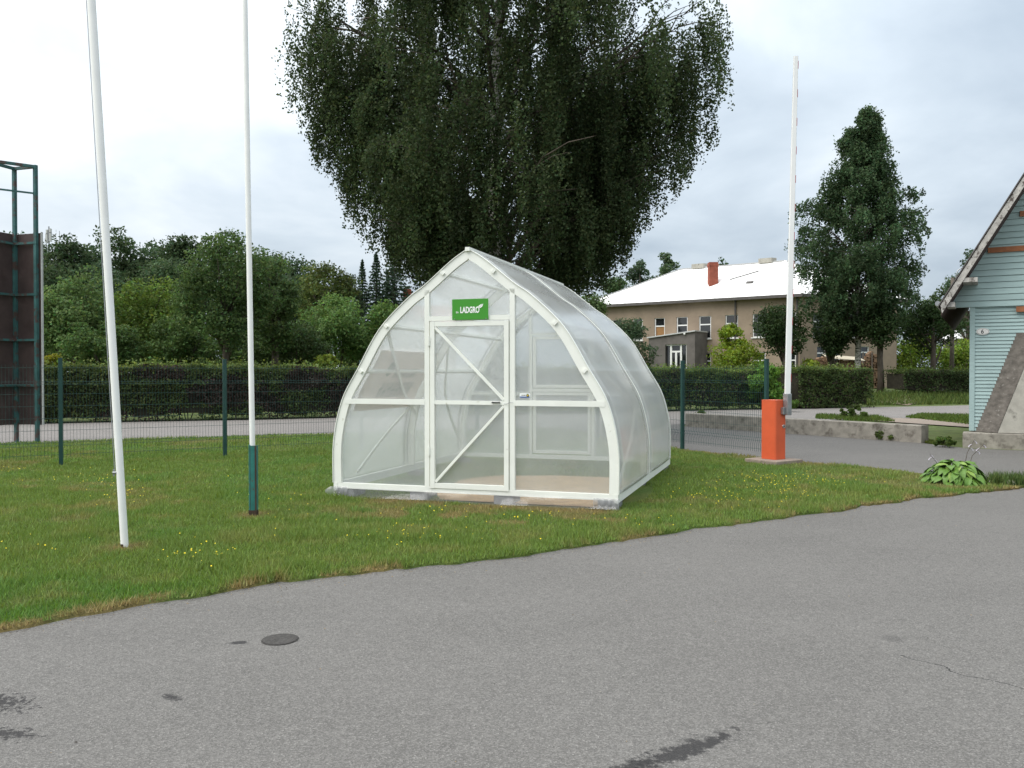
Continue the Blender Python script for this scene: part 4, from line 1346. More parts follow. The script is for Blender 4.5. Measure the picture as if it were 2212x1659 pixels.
# ------------------------------------------------------------------ boom barrier
def barrier():
    K = G(1675, 994, 0.09)
    yaw = math.radians(35)
    e1, e2 = np.array([math.cos(yaw), math.sin(yaw), 0]), np.array([-math.sin(yaw), math.cos(yaw), 0])
    c0 = np.array([K[0], K[1], 0]) + e1 * 0.14 + e2 * 0.15
    sl = MB().box(-0.34, 0.36, -0.33, 0.33, -0.05, 0.092)
    tag(sl.build('concrete_slab', M['slab'], None, (c0[0], c0[1], 0), yaw, bevel=0.012), 'low square concrete slab carrying the orange barrier cabinet', 'slab')
    t = empty('boom_barrier', (c0[0], c0[1], 0.092), yaw, 'orange barrier cabinet with a tall white boom raised upright', 'barrier')
    ch = 0.02
    poly = [(-.14 + ch, -.15), (.14 - ch, -.15), (.14, -.15 + ch), (.14, .15 - ch), (.14 - ch, .15), (-.14 + ch, .15), (-.14, .15 - ch), (-.14, -.15 + ch)]
    MB().prism([(x, y, 0.0) for x, y in poly], (0, 0, 0.985)).build('cabinet', M['orange'], t, bevel=0.004)
    MB().prism([(x * 1.012, y * 1.012, 0.985) for x, y in poly], (0, 0, 0.014)).build('lid', M['orange'], t, bevel=0.003)
    # lock on the face turned to the drive
    MB().tube([(0.075, -0.149, 0.555), (0.075, -0.160, 0.555)], [0.034, 0.030], 18).build('lock', M['zinc'], t)
    MB().tube([(0.075, -0.158, 0.555), (0.075, -0.1625, 0.555)], 0.012, 12).build('lock_core', M['dark_metal'], t)
    # clamp and boom on the right side of that face, in line with the drive
    ax = 0.105
    h0 = 0.745
    br = MB().box(ax - 0.052, ax + 0.056, -0.245, -0.150, h0, h0 + 0.36)
    br.build('boom_clamp', M['zinc'], t, bevel=0.004)
    MB().box(ax - 0.110, ax - 0.052, -0.20, -0.150, h0 + 0.015, h0 + 0.13).build('clamp_plate', M['zinc'], t, bevel=0.004)
    for z in (0.06, 0.30):
        MB().tube([(ax - 0.01, -0.252, h0 + z), (ax - 0.01, -0.243, h0 + z)], 0.012, 6).build('bolt', M['zinc'], t)
    # the boom's broad face is turned to the camera side; it leans a little
    lean = 0.115 / 5.7
    bz0, bz1 = h0 + 0.34, 6.74
    b = MB()
    dv = np.array([math.cos(-yaw), math.sin(-yaw), 0])            # world +x in the cabinet's frame
    base = np.array([ax, -0.20, 0])
    for z0, z1, w0, w1 in ((bz0, bz0 + 2.55, 0.098, 0.094), (bz0 + 2.55, bz1, 0.088, 0.074)):
        vs = []
        for z, w in ((z0, w0), (z1, w1)):
            c_ = base + dv * lean * (z - bz0)
            pr_ = np.array([-dv[1], dv[0], 0])
            vs += [c_ + dv * (sx_ * w / 2) + pr_ * (sy_ * 0.022) + np.array([0, 0, z]) for sx_, sy_ in ((-.8, -1), (.8, -1), (1, -.6), (1, .6), (.8, 1), (-.8, 1), (-1, .6), (-1, -.6))]
        b.add(vs, [tuple(range(7, -1, -1)), tuple(range(8, 16))] + [(k_, (k_ + 1) % 8, 8 + (k_ + 1) % 8, 8 + k_) for k_ in range(8)])
    bo = b.build('boom', M['arm_white'], t)
    z = bz0 + 0.22
    while z < bz1 - 0.15:
        c_ = base + dv * (lean * (z - bz0))
        w = np.interp(z, [bz0, bz0 + 2.54, bz0 + 2.56, bz1], [0.098, 0.094, 0.088, 0.074])
        p = c_ + dv * (w / 2 + 0.0005)
        MB().beam(p + np.array([0, 0, z]), p + dv * lean * 0.13 + np.array([0, 0, z + 0.13]), 0.010, 0.034, tuple(np.array([-dv[1], dv[0], 0]))).build('reflector_strip', M['red_tape'], bo)
        z += 0.475


barrier()

# ------------------------------------------------------------------ advertising frame on the left
def hoarding():
    A, B = G(18, 958), G(81, 957)
    A = np.array([A[0], A[1] + 0.30, 0]); B = np.array([B[0], B[1], 0])
    Cc = np.array([-11.30, 17.55, 0])
    t = empty('advertising_frame', (A + B + Cc) / 3, label='tall three legged steel frame with brown panels beside the street', cat='frame')
    o = (A + B + Cc) / 3
    A, B, Cc = A - o, B - o, Cc - o
    H_ = 6.1
    up = lambda p, z: tuple(p + np.array([0, 0, z]))
    for p in (A, B, Cc):
        MB().beam(up(p, -0.2), up(p, H_), 0.07, 0.07, (0.3, 1, 0)).build('leg', M['frame_teal'], t)
    for p, q in ((A, B), (B, Cc), (Cc, A)):
        MB().beam(up(p, H_ - 0.035), up(q, H_ - 0.035), 0.06, 0.06).build('top_rail', M['frame_teal'], t)
    MB().beam(up(Cc, H_ - 0.62), up(B + (B - Cc) * 0.03, H_ - 0.62), 0.035, 0.035).build('thin_rail', M['frame_teal'], t)
    for p, q in ((A, B), (A, Cc)):
        d = (q - p); L_ = np.linalg.norm(d); e = d / L_
        n = np.array([-e[1], e[0], 0])
        cen = (A + B + Cc) / 3 - (p + q) / 2
        if np.dot(n, cen) > 0: n = -n
        e0, e1 = p + n * 0.045 - e * 0.02, q + n * 0.045 + e * 0.09
        k_ = MB().prism([up(e0, 0.40), up(e1, 0.40), up(e1, 4.62), up(e0, 4.62)], tuple(n * 0.03)).build('panel', M['panel_brown'], t)
        MB().beam(up(e1 + e * 0.012 + n * .015, 0.40), up(e1 + e * 0.012 + n * .015, 4.64), 0.02, 0.045, tuple(n)).build('panel_rim', M['panel_edge'], k_)
        for z in (1.27, 2.27, 3.27, 4.40):
            MB().beam(up(p - n * 0.02, z), up(q + e * 0.05 - n * 0.02, z), 0.045, 0.05).build('cross_rail', M['frame_teal'], t)


hoarding()

# ------------------------------------------------------------------ low wall, house corner
def low_wall():
    a, b = WALL_A[:2], WALL_B[:2]
    e = (b - a) / np.linalg.norm(b - a); L_ = float(np.linalg.norm(b - a))
    n = np.array([-e[1], e[0]])
    if n[1] < 0: n = -n
    bm = bmesh.new()
    nx, rows = 60, [-0.05, 0.0, 0.1, 0.2, 0.3, 0.37]
    prof = [(0.0, z) for z in rows] + [(0.02, 0.385), (0.28, 0.385), (0.30, 0.36), (0.30, -0.05)]
    V_ = []
    for i in range(nx + 1):
        s = L_ * i / nx
        sag = 0.012 * (fbm(np.array(s * 0.8), np.array(1.0), 3) - 0.5)
        row = []
        for y, z in prof:
            f = (0.030 * (float(fbm(np.array(s * 2.5), np.array(z * 4.0 + 3), 4)) - 0.5)) if z < 0.38 and z > 0.02 and y < 0.2 else 0.0
            p = a + e * s + n * (y + f)
            row.append(bm.verts.new((p[0] - a[0], p[1] - a[1], z + float(sag))))
        V_.append(row)
    for i in range(nx):
        for j in range(len(prof) - 1):
            bm.faces.new((V_[i][j], V_[i + 1][j], V_[i + 1][j + 1], V_[i][j + 1]))
    bm.faces.new(V_[0]); bm.faces.new(V_[-1][::-1])
    bmesh.ops.recalc_face_normals(bm, faces=bm.faces)
    me_ = bpy.data.meshes.new('low_wall'); bm.to_mesh(me_); bm.free(); me_.materials.append(M['concrete'])
    tag(link('low_wall', me_, None, (a[0], a[1], 0)), 'long low weathered concrete wall beside the gate drive', 'wall')


low_wall()


def house():
    base = G(2094.7, 930, 0.32)                    # the wall corner on top of the foundation
    O_ = np.array([base[0], base[1], 0.0])
    t = empty('wooden_house', O_, label='pale blue weatherboarded house gable with steep roof and concrete buttress', cat='house')
    E3, N3, Z3 = HOUSE_E, HOUSE_N, np.array([0, 0, 1.0])
    P = lambda a_, o_, z: tuple(E3 * a_ + N3 * o_ + Z3 * z)

    def loc(px, py, off):
        q = on_plane(px, py, O_ + N3 * off, N3) - O_
        return float(np.dot(q, E3)), float(q[2])
    tip = loc(2035, 661, 0.80); hi = loc(2212, 386, 0.80)
    slope = (hi[1] - tip[1]) / (hi[0] - tip[0])
    RUN = 4.0                                      # eave to ridge
    HW = RUN + tip[0]                              # position of the ridge along the wall
    W_ = 2 * HW
    zr = tip[1] + slope * RUN
    # foundation: a step in front of the wall
    fa, _ = loc(2083, 940, 0.30)
    MB().prism([P(fa - 0.03, 0.0, -0.05), P(W_, 0.0, -0.05), P(W_, 0.0, 0.30), P(fa - 0.03, 0.0, 0.30)], tuple(N3 * 0.36)).build('foundation', M['concrete'], t, bevel=0.02)
    MB().prism([P(0.03, -0.02, 0.0), P(W_ - 0.03, -0.02, 0.0), P(W_ - 0.03, -0.02, 0.34), P(0.03, -0.02, 0.34)], tuple(-N3 * 6.0)).build('plinth', M['concrete'], t)
    # wall body
    zj = loc(2094, 664, 0.0)[1]
    under = lambda a_: tip[1] - 0.18 + slope * (min(a_, W_ - a_) - tip[0])
    MB().prism([P(0.02, -0.02, 0.30), P(W_ - .02, -0.02, 0.30), P(W_ - .02, -0.02, under(0.02)), P(HW, -0.02, zr - 0.2), P(0.02, -0.02, under(0.02))], tuple(-N3 * 6.0)).build('wall', M['soffit'], t)
    ca = MB().prism([P(-0.012, -0.02, 0.32), P(0.085, -0.02, 0.32), P(0.085, -0.02, zj), P(-0.012, -0.02, zj)], tuple(N3 * 0.055)).build('corner_board', M['board'], t)
    MB().prism([P(-0.014, -0.021, 0.32), P(-0.014, -0.12, 0.32), P(-0.014, -0.12, zj), P(-0.014, -0.021, zj)], tuple(E3 * 0.03)).build('corner_board', M['board'], t)
    # weatherboards below (narrow) and in the gable (wider)
    z = 0.325
    pit = 0.076
    while z < zj - 0.02:
        jit = random.uniform(-0.003, 0.003)
        MB().add([P(0.085, 0.0 + jit, z + pit - 0.006), P(0.085, 0.020 + jit, z), P(W_ - 0.085, 0.020 + jit, z), P(W_ - 0.085, 0.0 + jit, z + pit - 0.006),
                  P(0.085, -0.02, z + pit - 0.006), P(0.085, -0.02, z), P(W_ - .085, -0.02, z), P(W_ - .085, -0.02, z + pit - .006)],
                 [(0, 1, 2, 3), (1, 5, 6, 2), (0, 3, 7, 4), (0, 4, 5, 1), (3, 2, 6, 7)]).build('weatherboard', M['board'], t)
        z += pit
    z = zj
    pit = 0.128
    gl = loc(2058, 662, 0.05)[0]
    while z < zr - 0.5:
        inv = lambda zz: max(gl, tip[0] + (zz - tip[1] + 0.14) / slope)
        a0, a1 = inv(z), inv(z + pit)
        if a0 > HW - 0.1: break
        jit = random.uniform(-0.003, 0.003)
        v0, v1 = [(a0, z), (W_ - a0, z)], [(a1, z + pit - 0.006), (W_ - a1, z + pit - 0.006)]
        MB().add([P(v1[0][0], 0.052 + jit, v1[0][1]), P(v0[0][0], 0.070 + jit, z), P(v0[1][0], 0.070 + jit, z), P(v1[1][0], 0.052 + jit, v1[1][1]),
                  P(v1[0][0], -0.015, v1[0][1]), P(v0[0][0], -0.015, z), P(v0[1][0], -0.015, z), P(v1[1][0], -0.015, v1[1][1])],
                 [(0, 1, 2, 3), (1, 5, 6, 2), (0, 3, 7, 4), (0, 4, 5, 1), (3, 2, 6, 7)]).build('weatherboard', M['board'], t)
        z += pit
    # red-brown timbers
    for px, py, px1 in ((2134, 541, 2320), (2195, 668, 2300), (2203, 462, 2330)):
        a0, zz = loc(px, py, 0.08); a1, _ = loc(px1, py, 0.08)
        MB().prism([P(a0, 0.045, zz - 0.055), P(a1, 0.045, zz - 0.055), P(a1, 0.045, zz + 0.055), P(a0, 0.045, zz + 0.055)], tuple(N3 * 0.055)).build('timber', M['red_wood'], t)
    # roof slabs, soffit, barge boards
    for s in (0, 1):
        Q = (lambda a_, o_, z_: P(a_, o_, z_)) if s == 0 else (lambda a_, o_, z_: P(W_ - a_, o_, z_))
        th = 0.10 / math.cos(math.atan(slope))
        e0, r0 = (tip[0] - 0.02, tip[1]), (HW, zr)
        rf = MB().prism([Q(e0[0], 0.78, e0[1]), Q(r0[0], 0.78, r0[1]), Q(r0[0], 0.78, r0[1] - th), Q(e0[0], 0.78, e0[1] - th)], tuple(-N3 * 7.28)).build('roof', M['soffit'], t)
        bt = 0.21
        MB().prism([Q(e0[0] - 0.01, 0.782, e0[1] + 0.015), Q(r0[0], 0.782, r0[1] + 0.03), Q(r0[0], 0.782, r0[1] - bt + 0.03), Q(e0[0] + 0.02, 0.782, e0[1] - bt + 0.06)], tuple(N3 * 0.03)).build('barge_board', M['barge'], rf)
        MB().prism([Q(e0[0] - 0.05, 0.83, e0[1] + 0.02), Q(r0[0], 0.83, r0[1] + 0.10), Q(r0[0], 0.83, r0[1] + 0.05), Q(e0[0] - 0.05, 0.83, e0[1] - 0.02)], tuple(-N3 * 7.36)).build('roof_covering', M['roof_trim'], rf)
    # projecting plank end under the eave and the eave end board
    a0, zz = loc(2078, 607, 0.6); a1, _ = loc(2112, 607, 0.6)
    MB().prism([P(a0, 0.07, zz - 0.045), P(a1, 0.07, zz - 0.045), P(a1, 0.07, zz + 0.045), P(a0, 0.07, zz + 0.045)], tuple(N3 * 0.72)).build('purlin_end', M['barge'], t)
    a0, zz = loc(2040, 662, 0.2); a1, _ = loc(2060, 662, 0.2)
    MB().prism([P(a0, 0.0, zz - 0.05), P(a1 + 0.04, 0.0, zz - 0.05), P(a1 + 0.04, 0.0, zz + 0.05), P(a0, 0.0, zz + 0.05)], tuple(N3 * 0.72)).build('eave_box', M['barge'], t)
    a0, zz = loc(2026, 656, 0.3)
    MB().tube([P(a0, 0.36, zz), P(a0, -6.0, zz)], 0.055, 10).build('gutter', M['zinc'], t)
    # street lamp bracket pipe is separate; the oval number plate
    pa, pz = loc(2123, 716, 0.03)
    pl = MB()
    ov = lambda r1, r2, o_: [P(pa + r1 * math.cos(a_), o_, pz + r2 * math.sin(a_)) for a_ in np.linspace(0, 2 * math.pi, 28, endpoint=False)]
    pl.prism(ov(0.122, 0.072, 0.028), tuple(N3 * 0.010))
    pl = pl.build('number_plate', M['plate_white'], t)
    rim = ov(0.110, 0.062, 0.0392); rim2 = ov(0.105, 0.058, 0.0392)
    MB().add(rim + rim2, [(k_, (k_ + 1) % 28, 28 + (k_ + 1) % 28, 28 + k_) for k_ in range(28)]).build('plate_line', M['dark_metal'], pl)
    d6 = greenhouse.text('6', 0, 0, 0.125, 0.95, M['dark_metal'], pl, 'lettering', bold=0.002)
    for v_ in d6.data.vertices:
        q = P(pa - 0.036 + v_.co.x, 0.0398, pz - 0.044 + v_.co.z); v_.co = q
    # buttress: sloping dark flank, pale front
    z0, z1 = 0.31, 2.37
    bl = G(2106, 930, z0) - O_; flb = G(2155, 933, z0) - O_
    bl = (float(np.dot(bl, E3)), 0.02); flb = (float(np.dot(flb, E3)), max(0.30, float(np.dot(flb, N3))))
    bt_, _z = loc(2196, 720, 0.02)
    ftp = flb[0] + (bt_ - bl[0]) * 0.95
    B_ = [P(bl[0], 0.0, z0), P(flb[0], flb[1], z0), P(flb[0] + 2.4, flb[1], z0), P(flb[0] + 2.4, 0.0, z0)]
    T_ = [P(bt_, 0.0, z1), P(ftp, flb[1], z1), P(flb[0] + 2.4, flb[1], z1), P(flb[0] + 2.4, 0.0, z1)]
    bu = MB().add(B_ + T_, [(3, 2, 1, 0), (4, 5, 6, 7), (1, 2, 6, 5), (2, 3, 7, 6), (3, 0, 4, 7)]).build('buttress', M['concrete_pale'], t)
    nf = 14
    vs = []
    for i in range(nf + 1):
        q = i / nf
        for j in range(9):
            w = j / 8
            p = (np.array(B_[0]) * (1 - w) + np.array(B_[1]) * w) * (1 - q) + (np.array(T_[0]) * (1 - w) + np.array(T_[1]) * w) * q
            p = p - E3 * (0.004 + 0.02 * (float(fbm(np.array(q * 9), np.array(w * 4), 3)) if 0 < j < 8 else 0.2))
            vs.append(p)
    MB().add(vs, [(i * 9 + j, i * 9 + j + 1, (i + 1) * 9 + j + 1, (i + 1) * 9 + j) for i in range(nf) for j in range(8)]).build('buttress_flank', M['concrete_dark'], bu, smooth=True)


house()

# ------------------------------------------------------------------ the two-storey building
def brown_building():
    A = np.array([6.32, 67.0, 0]); B = np.array([19.8, 57.0, 0]); Cc = np.array([28.3, 61.0, 0])
    D = A + Cc - B
    gz = 0.45
    t = empty('brown_building', (A + B + Cc + D) / 4 * np.array([1, 1, 0]) + np.array([0, 0, gz]), label='two storey brown rendered building under a white hipped roof', cat='building')
    o = (A + B + Cc + D) / 4 * np.array([1, 1, 0]) + np.array([0, 0, gz])
    EH, RH = 6.92, 9.85
    Zv = np.array([0, 0, 1.0])

    def facade(P0, P1, rects, wallname='wall', H0=gz - 0.3, H1=EH - 0.05, mat='render_brown'):
        e = (P1 - P0); L_ = np.linalg.norm(e); e = e / L_
        n = np.array([e[1], -e[0], 0])
        ss = sorted({0.0, L_} | {r[0] for r in rects} | {r[1] for r in rects})
        zs = sorted({H0, H1} | {r[2] for r in rects} | {r[3] for r in rects})
        mb = MB()
        W3 = lambda s, z, d=0.0: P0 + e * s + Zv * z - n * d - o
        for i in range(len(ss) - 1):
            for j in range(len(zs) - 1):
                cs, cz = (ss[i] + ss[i + 1]) / 2, (zs[j] + zs[j + 1]) / 2
                if any(r[0] < cs < r[1] and r[2] < cz < r[3] for r in rects): continue
                mb.add([W3(ss[i], zs[j]), W3(ss[i + 1], zs[j]), W3(ss[i + 1], zs[j + 1]), W3(ss[i], zs[j + 1])], [(0, 1, 2, 3)])
        for r in rects:
            a_, b_, c_, d_ = r[:4]
            for p, q in (((a_, c_), (b_, c_)), ((b_, c_), (b_, d_)), ((b_, d_), (a_, d_)), ((a_, d_), (a_, c_))):
                mb.add([W3(*p), W3(*q), W3(*q, 0.16), W3(*p, 0.16)], [(0, 1, 2, 3)])
        me_ = mb.mesh(wallname, M[mat], fix=False)
        link(wallname, me_, t)
        for r in rects:
            a_, b_, c_, d_ = r[:4]
            style = r[4] if len(r) > 4 else 'T'
            fr_ = MB()
            fw = 0.075
            bar = lambda s0, s1, z0, z1: fr_.prism([W3(s0, z0, 0.14), W3(s1, z0, 0.14), W3(s1, z1, 0.14), W3(s0, z1, 0.14)], tuple(n * 0.07))
            bar(a_, a_ + fw, c_, d_); bar(b_ - fw, b_, c_, d_); bar(a_ + fw, b_ - fw, c_, c_ + fw); bar(a_ + fw, b_ - fw, d_ - fw * .6, d_)
            if style in ('T', 'C'):
                zt = c_ + (d_ - c_) * 0.63
                bar(a_ + fw, b_ - fw, zt - 0.045, zt + 0.045)
            win = fr_.build('window', M['frame_white'], t)
            MB().prism([W3(a_ + .02, c_ + .02, 0.13), W3(b_ - .02, c_ + .02, 0.13), W3(b_ - .02, d_ - .02, 0.13), W3(a_ + .02, d_ - .02, 0.13)], tuple(n * 0.01)).build('pane', M['glass'], win)
            if style == 'C':
                MB().prism([W3(a_ + .1, c_ + .1, 0.115), W3(b_ - .1, c_ + .1, 0.115), W3(b_ - .1, zt - .06, 0.115), W3(a_ + .1, zt - .06, 0.115)], tuple(n * 0.006)).build('curtain', M['curtain'], win)
            MB().prism([W3(a_ - .08, c_ - .06, -.002), W3(b_ + .08, c_ - .06, -.002), W3(b_ + .08, c_ - .002, -.002), W3(a_ - .08, c_ - .002, -.002)], tuple(n * 0.10)).build('sill', M['frame_white'], win)
        return e, n, L_, W3

    # front facade: measured window positions
    e = (B - A) / np.linalg.norm(B - A); n = np.array([e[1], -e[0], 0])

    def fp(x, y):            # close-up pixel (2212 px wide crop of the building) -> (s, z) on the front facade
        q = on_plane(1259.2 + 0.23846 * x, 493.5 + 0.23846 * y, A, n)
        return float(np.dot(q - A, e)), float(q[2])
    rects = []
    for x0, x1, y0, y1, st in ((262, 348, 797, 940, 'T'), (452, 541, 785, 930, 'T'), (648, 741, 775, 926, 'C'), (848, 948, 765, 919, 'T'), (1052, 1160, 752, 915, 'T'),
                               (1290, 1405, 740, 911, 'T'), (1537, 1655, 728, 905, 'T'), (1805, 1930, 716, 897, 'T')):
        s0, z1 = fp(x0, y0); s1, z0 = fp(x1, y1)
        rects.append((s0, s1, 4.05, 5.72, st))
        if x0 in (1052, 1290, 1537, 1805): rects.append((s0, s1, 0.95 + gz, 2.55 + gz, 'T'))
    facade(A, B, rects)
    # right flank
    e2 = (Cc - B) / np.linalg.norm(Cc - B); n2 = np.array([e2[1], -e2[0], 0])

    def rp(x, y):            # pixel of the 2212 view -> (s, z) on the right flank
        q = on_plane(x, y, B, n2)
        return float(np.dot(q - B, e2)), float(q[2])
    rr = []
    for x0, x1, y0, y1 in ((1765, 1784, 748, 772), (1799, 1816, 760, 773), (1860, 1878, 748, 768)):
        s0, z1 = rp(x0, y0); s1, z0 = rp(x1, y1)
        rr.append((s0, s1, z0 - 0.5, z1, 'T'))
    for s0 in (1.2, 4.2, 7.0):
        rr.append((s0, s0 + 1.1, 4.05, 5.72, 'T'))
    facade(B, Cc, rr)
    facade(Cc, D, []); facade(D, A, [])
    # roof
    ov = 0.55
    cen = (A + B + Cc + D) / 4
    dA = {}
    e_ab, e_bc = e, e2
    cor = [A - e_ab * ov - e_bc * ov, B + e_ab * ov - e_bc * ov, Cc + e_ab * ov + e_bc * ov, D - e_ab * ov + e_bc * ov]
    R1, R0 = np.array([20.3, 61.7, RH]), np.array([13.55, 66.75, RH])
    ez = EH + 0.02
    c4 = [c * np.array([1, 1, 0]) + Zv * ez - o for c in cor]
    r0, r1 = R0 - o, R1 - o
    rf = MB().add(c4 + [r0, r1], [(0, 1, 5, 4), (1, 2, 5), (2, 3, 4, 5), (3, 0, 4), (3, 2, 1, 0)]).build('roof', M['roof_white'], t)
    for k_ in range(4):
        p, q = c4[k_], c4[(k_ + 1) % 4]
        MB().beam(p - Zv * 0.11, q - Zv * 0.11, 0.06, 0.20).build('eave_trim', M['roof_trim'], rf)
        d = (q - p) / np.linalg.norm(q - p)
    for p, q in ((c4[0], r0), (c4[1], r1), (r0, r1), (c4[2], r1)):
        MB().beam(p + Zv * 0.03, q + Zv * 0.03, 0.16, 0.06).build('ridge_cap', M['roof_white'] if p is c4[1] else M['panel_edge'], rf)
    nr = np.cross(c4[1] - c4[0], r0 - c4[0]); nr /= np.linalg.norm(nr)
    if nr[2] < 0: nr = -nr
    # standing seams of the sheet roof, front slope
    for i in range(1, 17):
        q = i / 17
        p0 = c4[0] + (c4[1] - c4[0]) * q
        tq = np.clip((q - 0.23) / 0.54, 0, 1)
        # keep seams parallel: run up the slope until the hip or ridge
        up_d = (r0 + r1) / 2 - (c4[0] + c4[1]) / 2
        m_ = 1.0
        if q < 0.23: m_ = q / 0.23
        if q > 0.77: m_ = (1 - q) / 0.23
        p1 = p0 + up_d * min(m_, 1) * 0.97
        MB().beam(p0 + nr * 0.012, p1 + nr * 0.012, 0.02, 0.025, tuple(nr)).build('seam', M['roof_white'], rf)
    # chimney and hatch, vents on the ridge
    ch = on_plane(1540, 613, c4[0] + o, nr)
    hgt = at(1540, 567, ch[1])[2]
    chx = MB().prism([ch - o + np.array([dx, dy, -0.6]) for dx, dy in ((-.33, -.28), (.33, -.28), (.33, .34), (-.33, .34))], (0, 0, hgt - ch[2] + 0.6))
    chx = chx.build('chimney', M['brick_red'], rf)
    MB().prism([ch - o + np.array([dx * 1.1, dy * 1.1, hgt - ch[2] - 0.28]) for dx, dy in ((-.33, -.28), (.33, -.28), (.33, .34), (-.33, .34))], (0, 0, 0.14)).build('chimney_collar', M['brick_red'], chx)
    for x_, y_ in ((1512, 582), (1658, 568)):
        r_ = on_plane(x_, y_, r0 + o, np.array([e_ab[1], -e_ab[0], 0]))
        r_ = R0 + (R1 - R0) * np.clip(np.dot(r_ - R0, R1 - R0) / np.dot(R1 - R0, R1 - R0), 0.02, .98)
        MB().prism([r_ - o + e_ab * a_ + e_bc * b_ + Zv * -0.05 for a_, b_ in ((-.5, -.25), (.5, -.25), (.5, .25), (-.5, .25))], (0, 0, 0.36)).build('roof_vent', M['concrete_pale'], rf)
    h0 = on_plane(1577, 605, c4[0] + o, nr); h1 = on_plane(1641, 586, c4[0] + o, nr)
    MB().beam(h0 - o + nr * 0.06, h1 - o + nr * 0.06, 0.07, 0.03, tuple(nr)).build('roof_ladder', M['roof_trim'], rf)
    h0 = on_plane(1620, 611, c4[0] + o, nr)
    MB().beam(h0 - o + nr * 0.06 - e_ab * .25, h0 - o + nr * 0.06 + e_ab * .25, 0.25, 0.06, tuple(nr)).build('roof_hatch', M['roof_trim'], rf)
    # downpipes
    for s, pos in ((0.2, 1), (4.6, 0)):
        p = (B - e_ab * s) - n * 0 + n * 0.08
        MB().tube([p * np.array([1, 1, 0]) + Zv * (gz) - o, p * np.array([1, 1, 0]) + Zv * (EH - 0.1) - o], 0.06, 8).build('downpipe', M['roof_trim'], t)
    # grey porch with glazed door
    PR = 2.2
    P0 = A + n * PR
    q0 = on_plane(1401, 760, P0, n); q1 = on_plane(1501, 760, P0, n)
    s0, s1 = float(np.dot(q0 - P0, e)), float(np.dot(q1 - P0, e))
    zl, zr_ = on_plane(1401, 731, P0, n)[2], on_plane(1501, 716, P0, n)[2]
    W3 = lambda s, z, d=0.0: P0 + e * s + Zv * z - n * d - o
    dl, dr = [float(np.dot(on_plane(1259.2 + .23846 * x, 780, P0, n) - P0, e)) for x in (745, 938)]
    dz = float(on_plane(1460, 493.5 + .23846 * 1050, P0, n)[2])
    pw = MB()
    pw.prism([W3(s0, gz - .3), W3(dl, gz - .3), W3(dl, zl + (zr_ - zl) * (dl - s0) / (s1 - s0)), W3(s0, zl)], tuple(-n * PR))
    pw.prism([W3(dr, gz - .3), W3(s1, gz - .3), W3(s1, zr_), W3(dr, zl + (zr_ - zl) * (dr - s0) / (s1 - s0))], tuple(-n * PR))
    pw.prism([W3(dl, dz), W3(dr, dz), W3(dr, zl + (zr_ - zl) * (dr - s0) / (s1 - s0)), W3(dl, zl + (zr_ - zl) * (dl - s0) / (s1 - s0))], tuple(-n * PR))
    po = pw.build('porch', M['render_grey'], t)
    MB().prism([W3(s0 - .1, zl + 0.0, -.12), W3(s1 + .05, zr_ + 0.0, -.12), W3(s1 + .05, zr_ + .09, -.12), W3(s0 - .1, zl + .09, -.12)], tuple(-n * (PR + 0.1))).build('porch_roof', M['panel_edge'], po)
    dr_o = MB()
    bar = lambda a_, b_, c_, d_: dr_o.prism([W3(a_, c_, .2), W3(b_, c_, .2), W3(b_, d_, .2), W3(a_, d_, .2)], tuple(n * 0.08))
    f = lambda x: dl + (dr - dl) * (x - 745) / (938 - 745)
    bar(f(783), f(800), gz, dz); bar(f(874), f(890), gz, dz); bar(f(928), f(938), gz, dz)
    dm = float(on_plane(1460, 493.5 + .23846 * 1115, P0, n)[2])
    bar(f(800), f(874), dm - .06, dm + .06); bar(f(829), f(846), gz, dm - .06); bar(f(745), f(783), dz - .08, dz); bar(f(800), f(874), dz - .08, dz); bar(f(890), f(928), dz - .06, dz)
    do = dr_o.build('door', M['frame_white'], po)
    MB().prism([W3(dl, gz, .22), W3(dr, gz, .22), W3(dr, dz, .22), W3(dl, dz, .22)], tuple(n * 0.01)).build('pane', M['glass'], do)
    MB().tube([W3(f(925), dz + 0.75, -.02), W3(f(925), dz + 0.75, -.14)], [0.07, 0.07], 10).build('lamp', M['frame_white'], po)


brown_building()

# ------------------------------------------------------------------ hedges
e_h = np.array([1, 0.40])
HP = lambda x, off=0.0: (x, STREET_FAR(x) + 0.9 + off)
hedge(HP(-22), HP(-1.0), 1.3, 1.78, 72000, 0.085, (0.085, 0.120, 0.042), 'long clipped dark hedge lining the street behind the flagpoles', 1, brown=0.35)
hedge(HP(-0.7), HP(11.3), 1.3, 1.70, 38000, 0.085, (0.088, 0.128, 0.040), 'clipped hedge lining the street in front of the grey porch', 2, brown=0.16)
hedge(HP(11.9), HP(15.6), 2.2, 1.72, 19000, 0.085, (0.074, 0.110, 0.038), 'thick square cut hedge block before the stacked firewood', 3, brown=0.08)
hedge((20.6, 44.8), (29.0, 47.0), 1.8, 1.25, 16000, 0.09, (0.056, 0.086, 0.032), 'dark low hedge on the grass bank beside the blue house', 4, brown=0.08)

# ------------------------------------------------------------------ trees
BASE = lambda px, d: np.array([(px - CX) / F_PX * d, d, float(ground_z((px - CX) / F_PX * d, d))])
mpx = lambda d: d / F_PX
Zpx = lambda y, d: CAM_H + (HORIZON - y) * d / F_PX

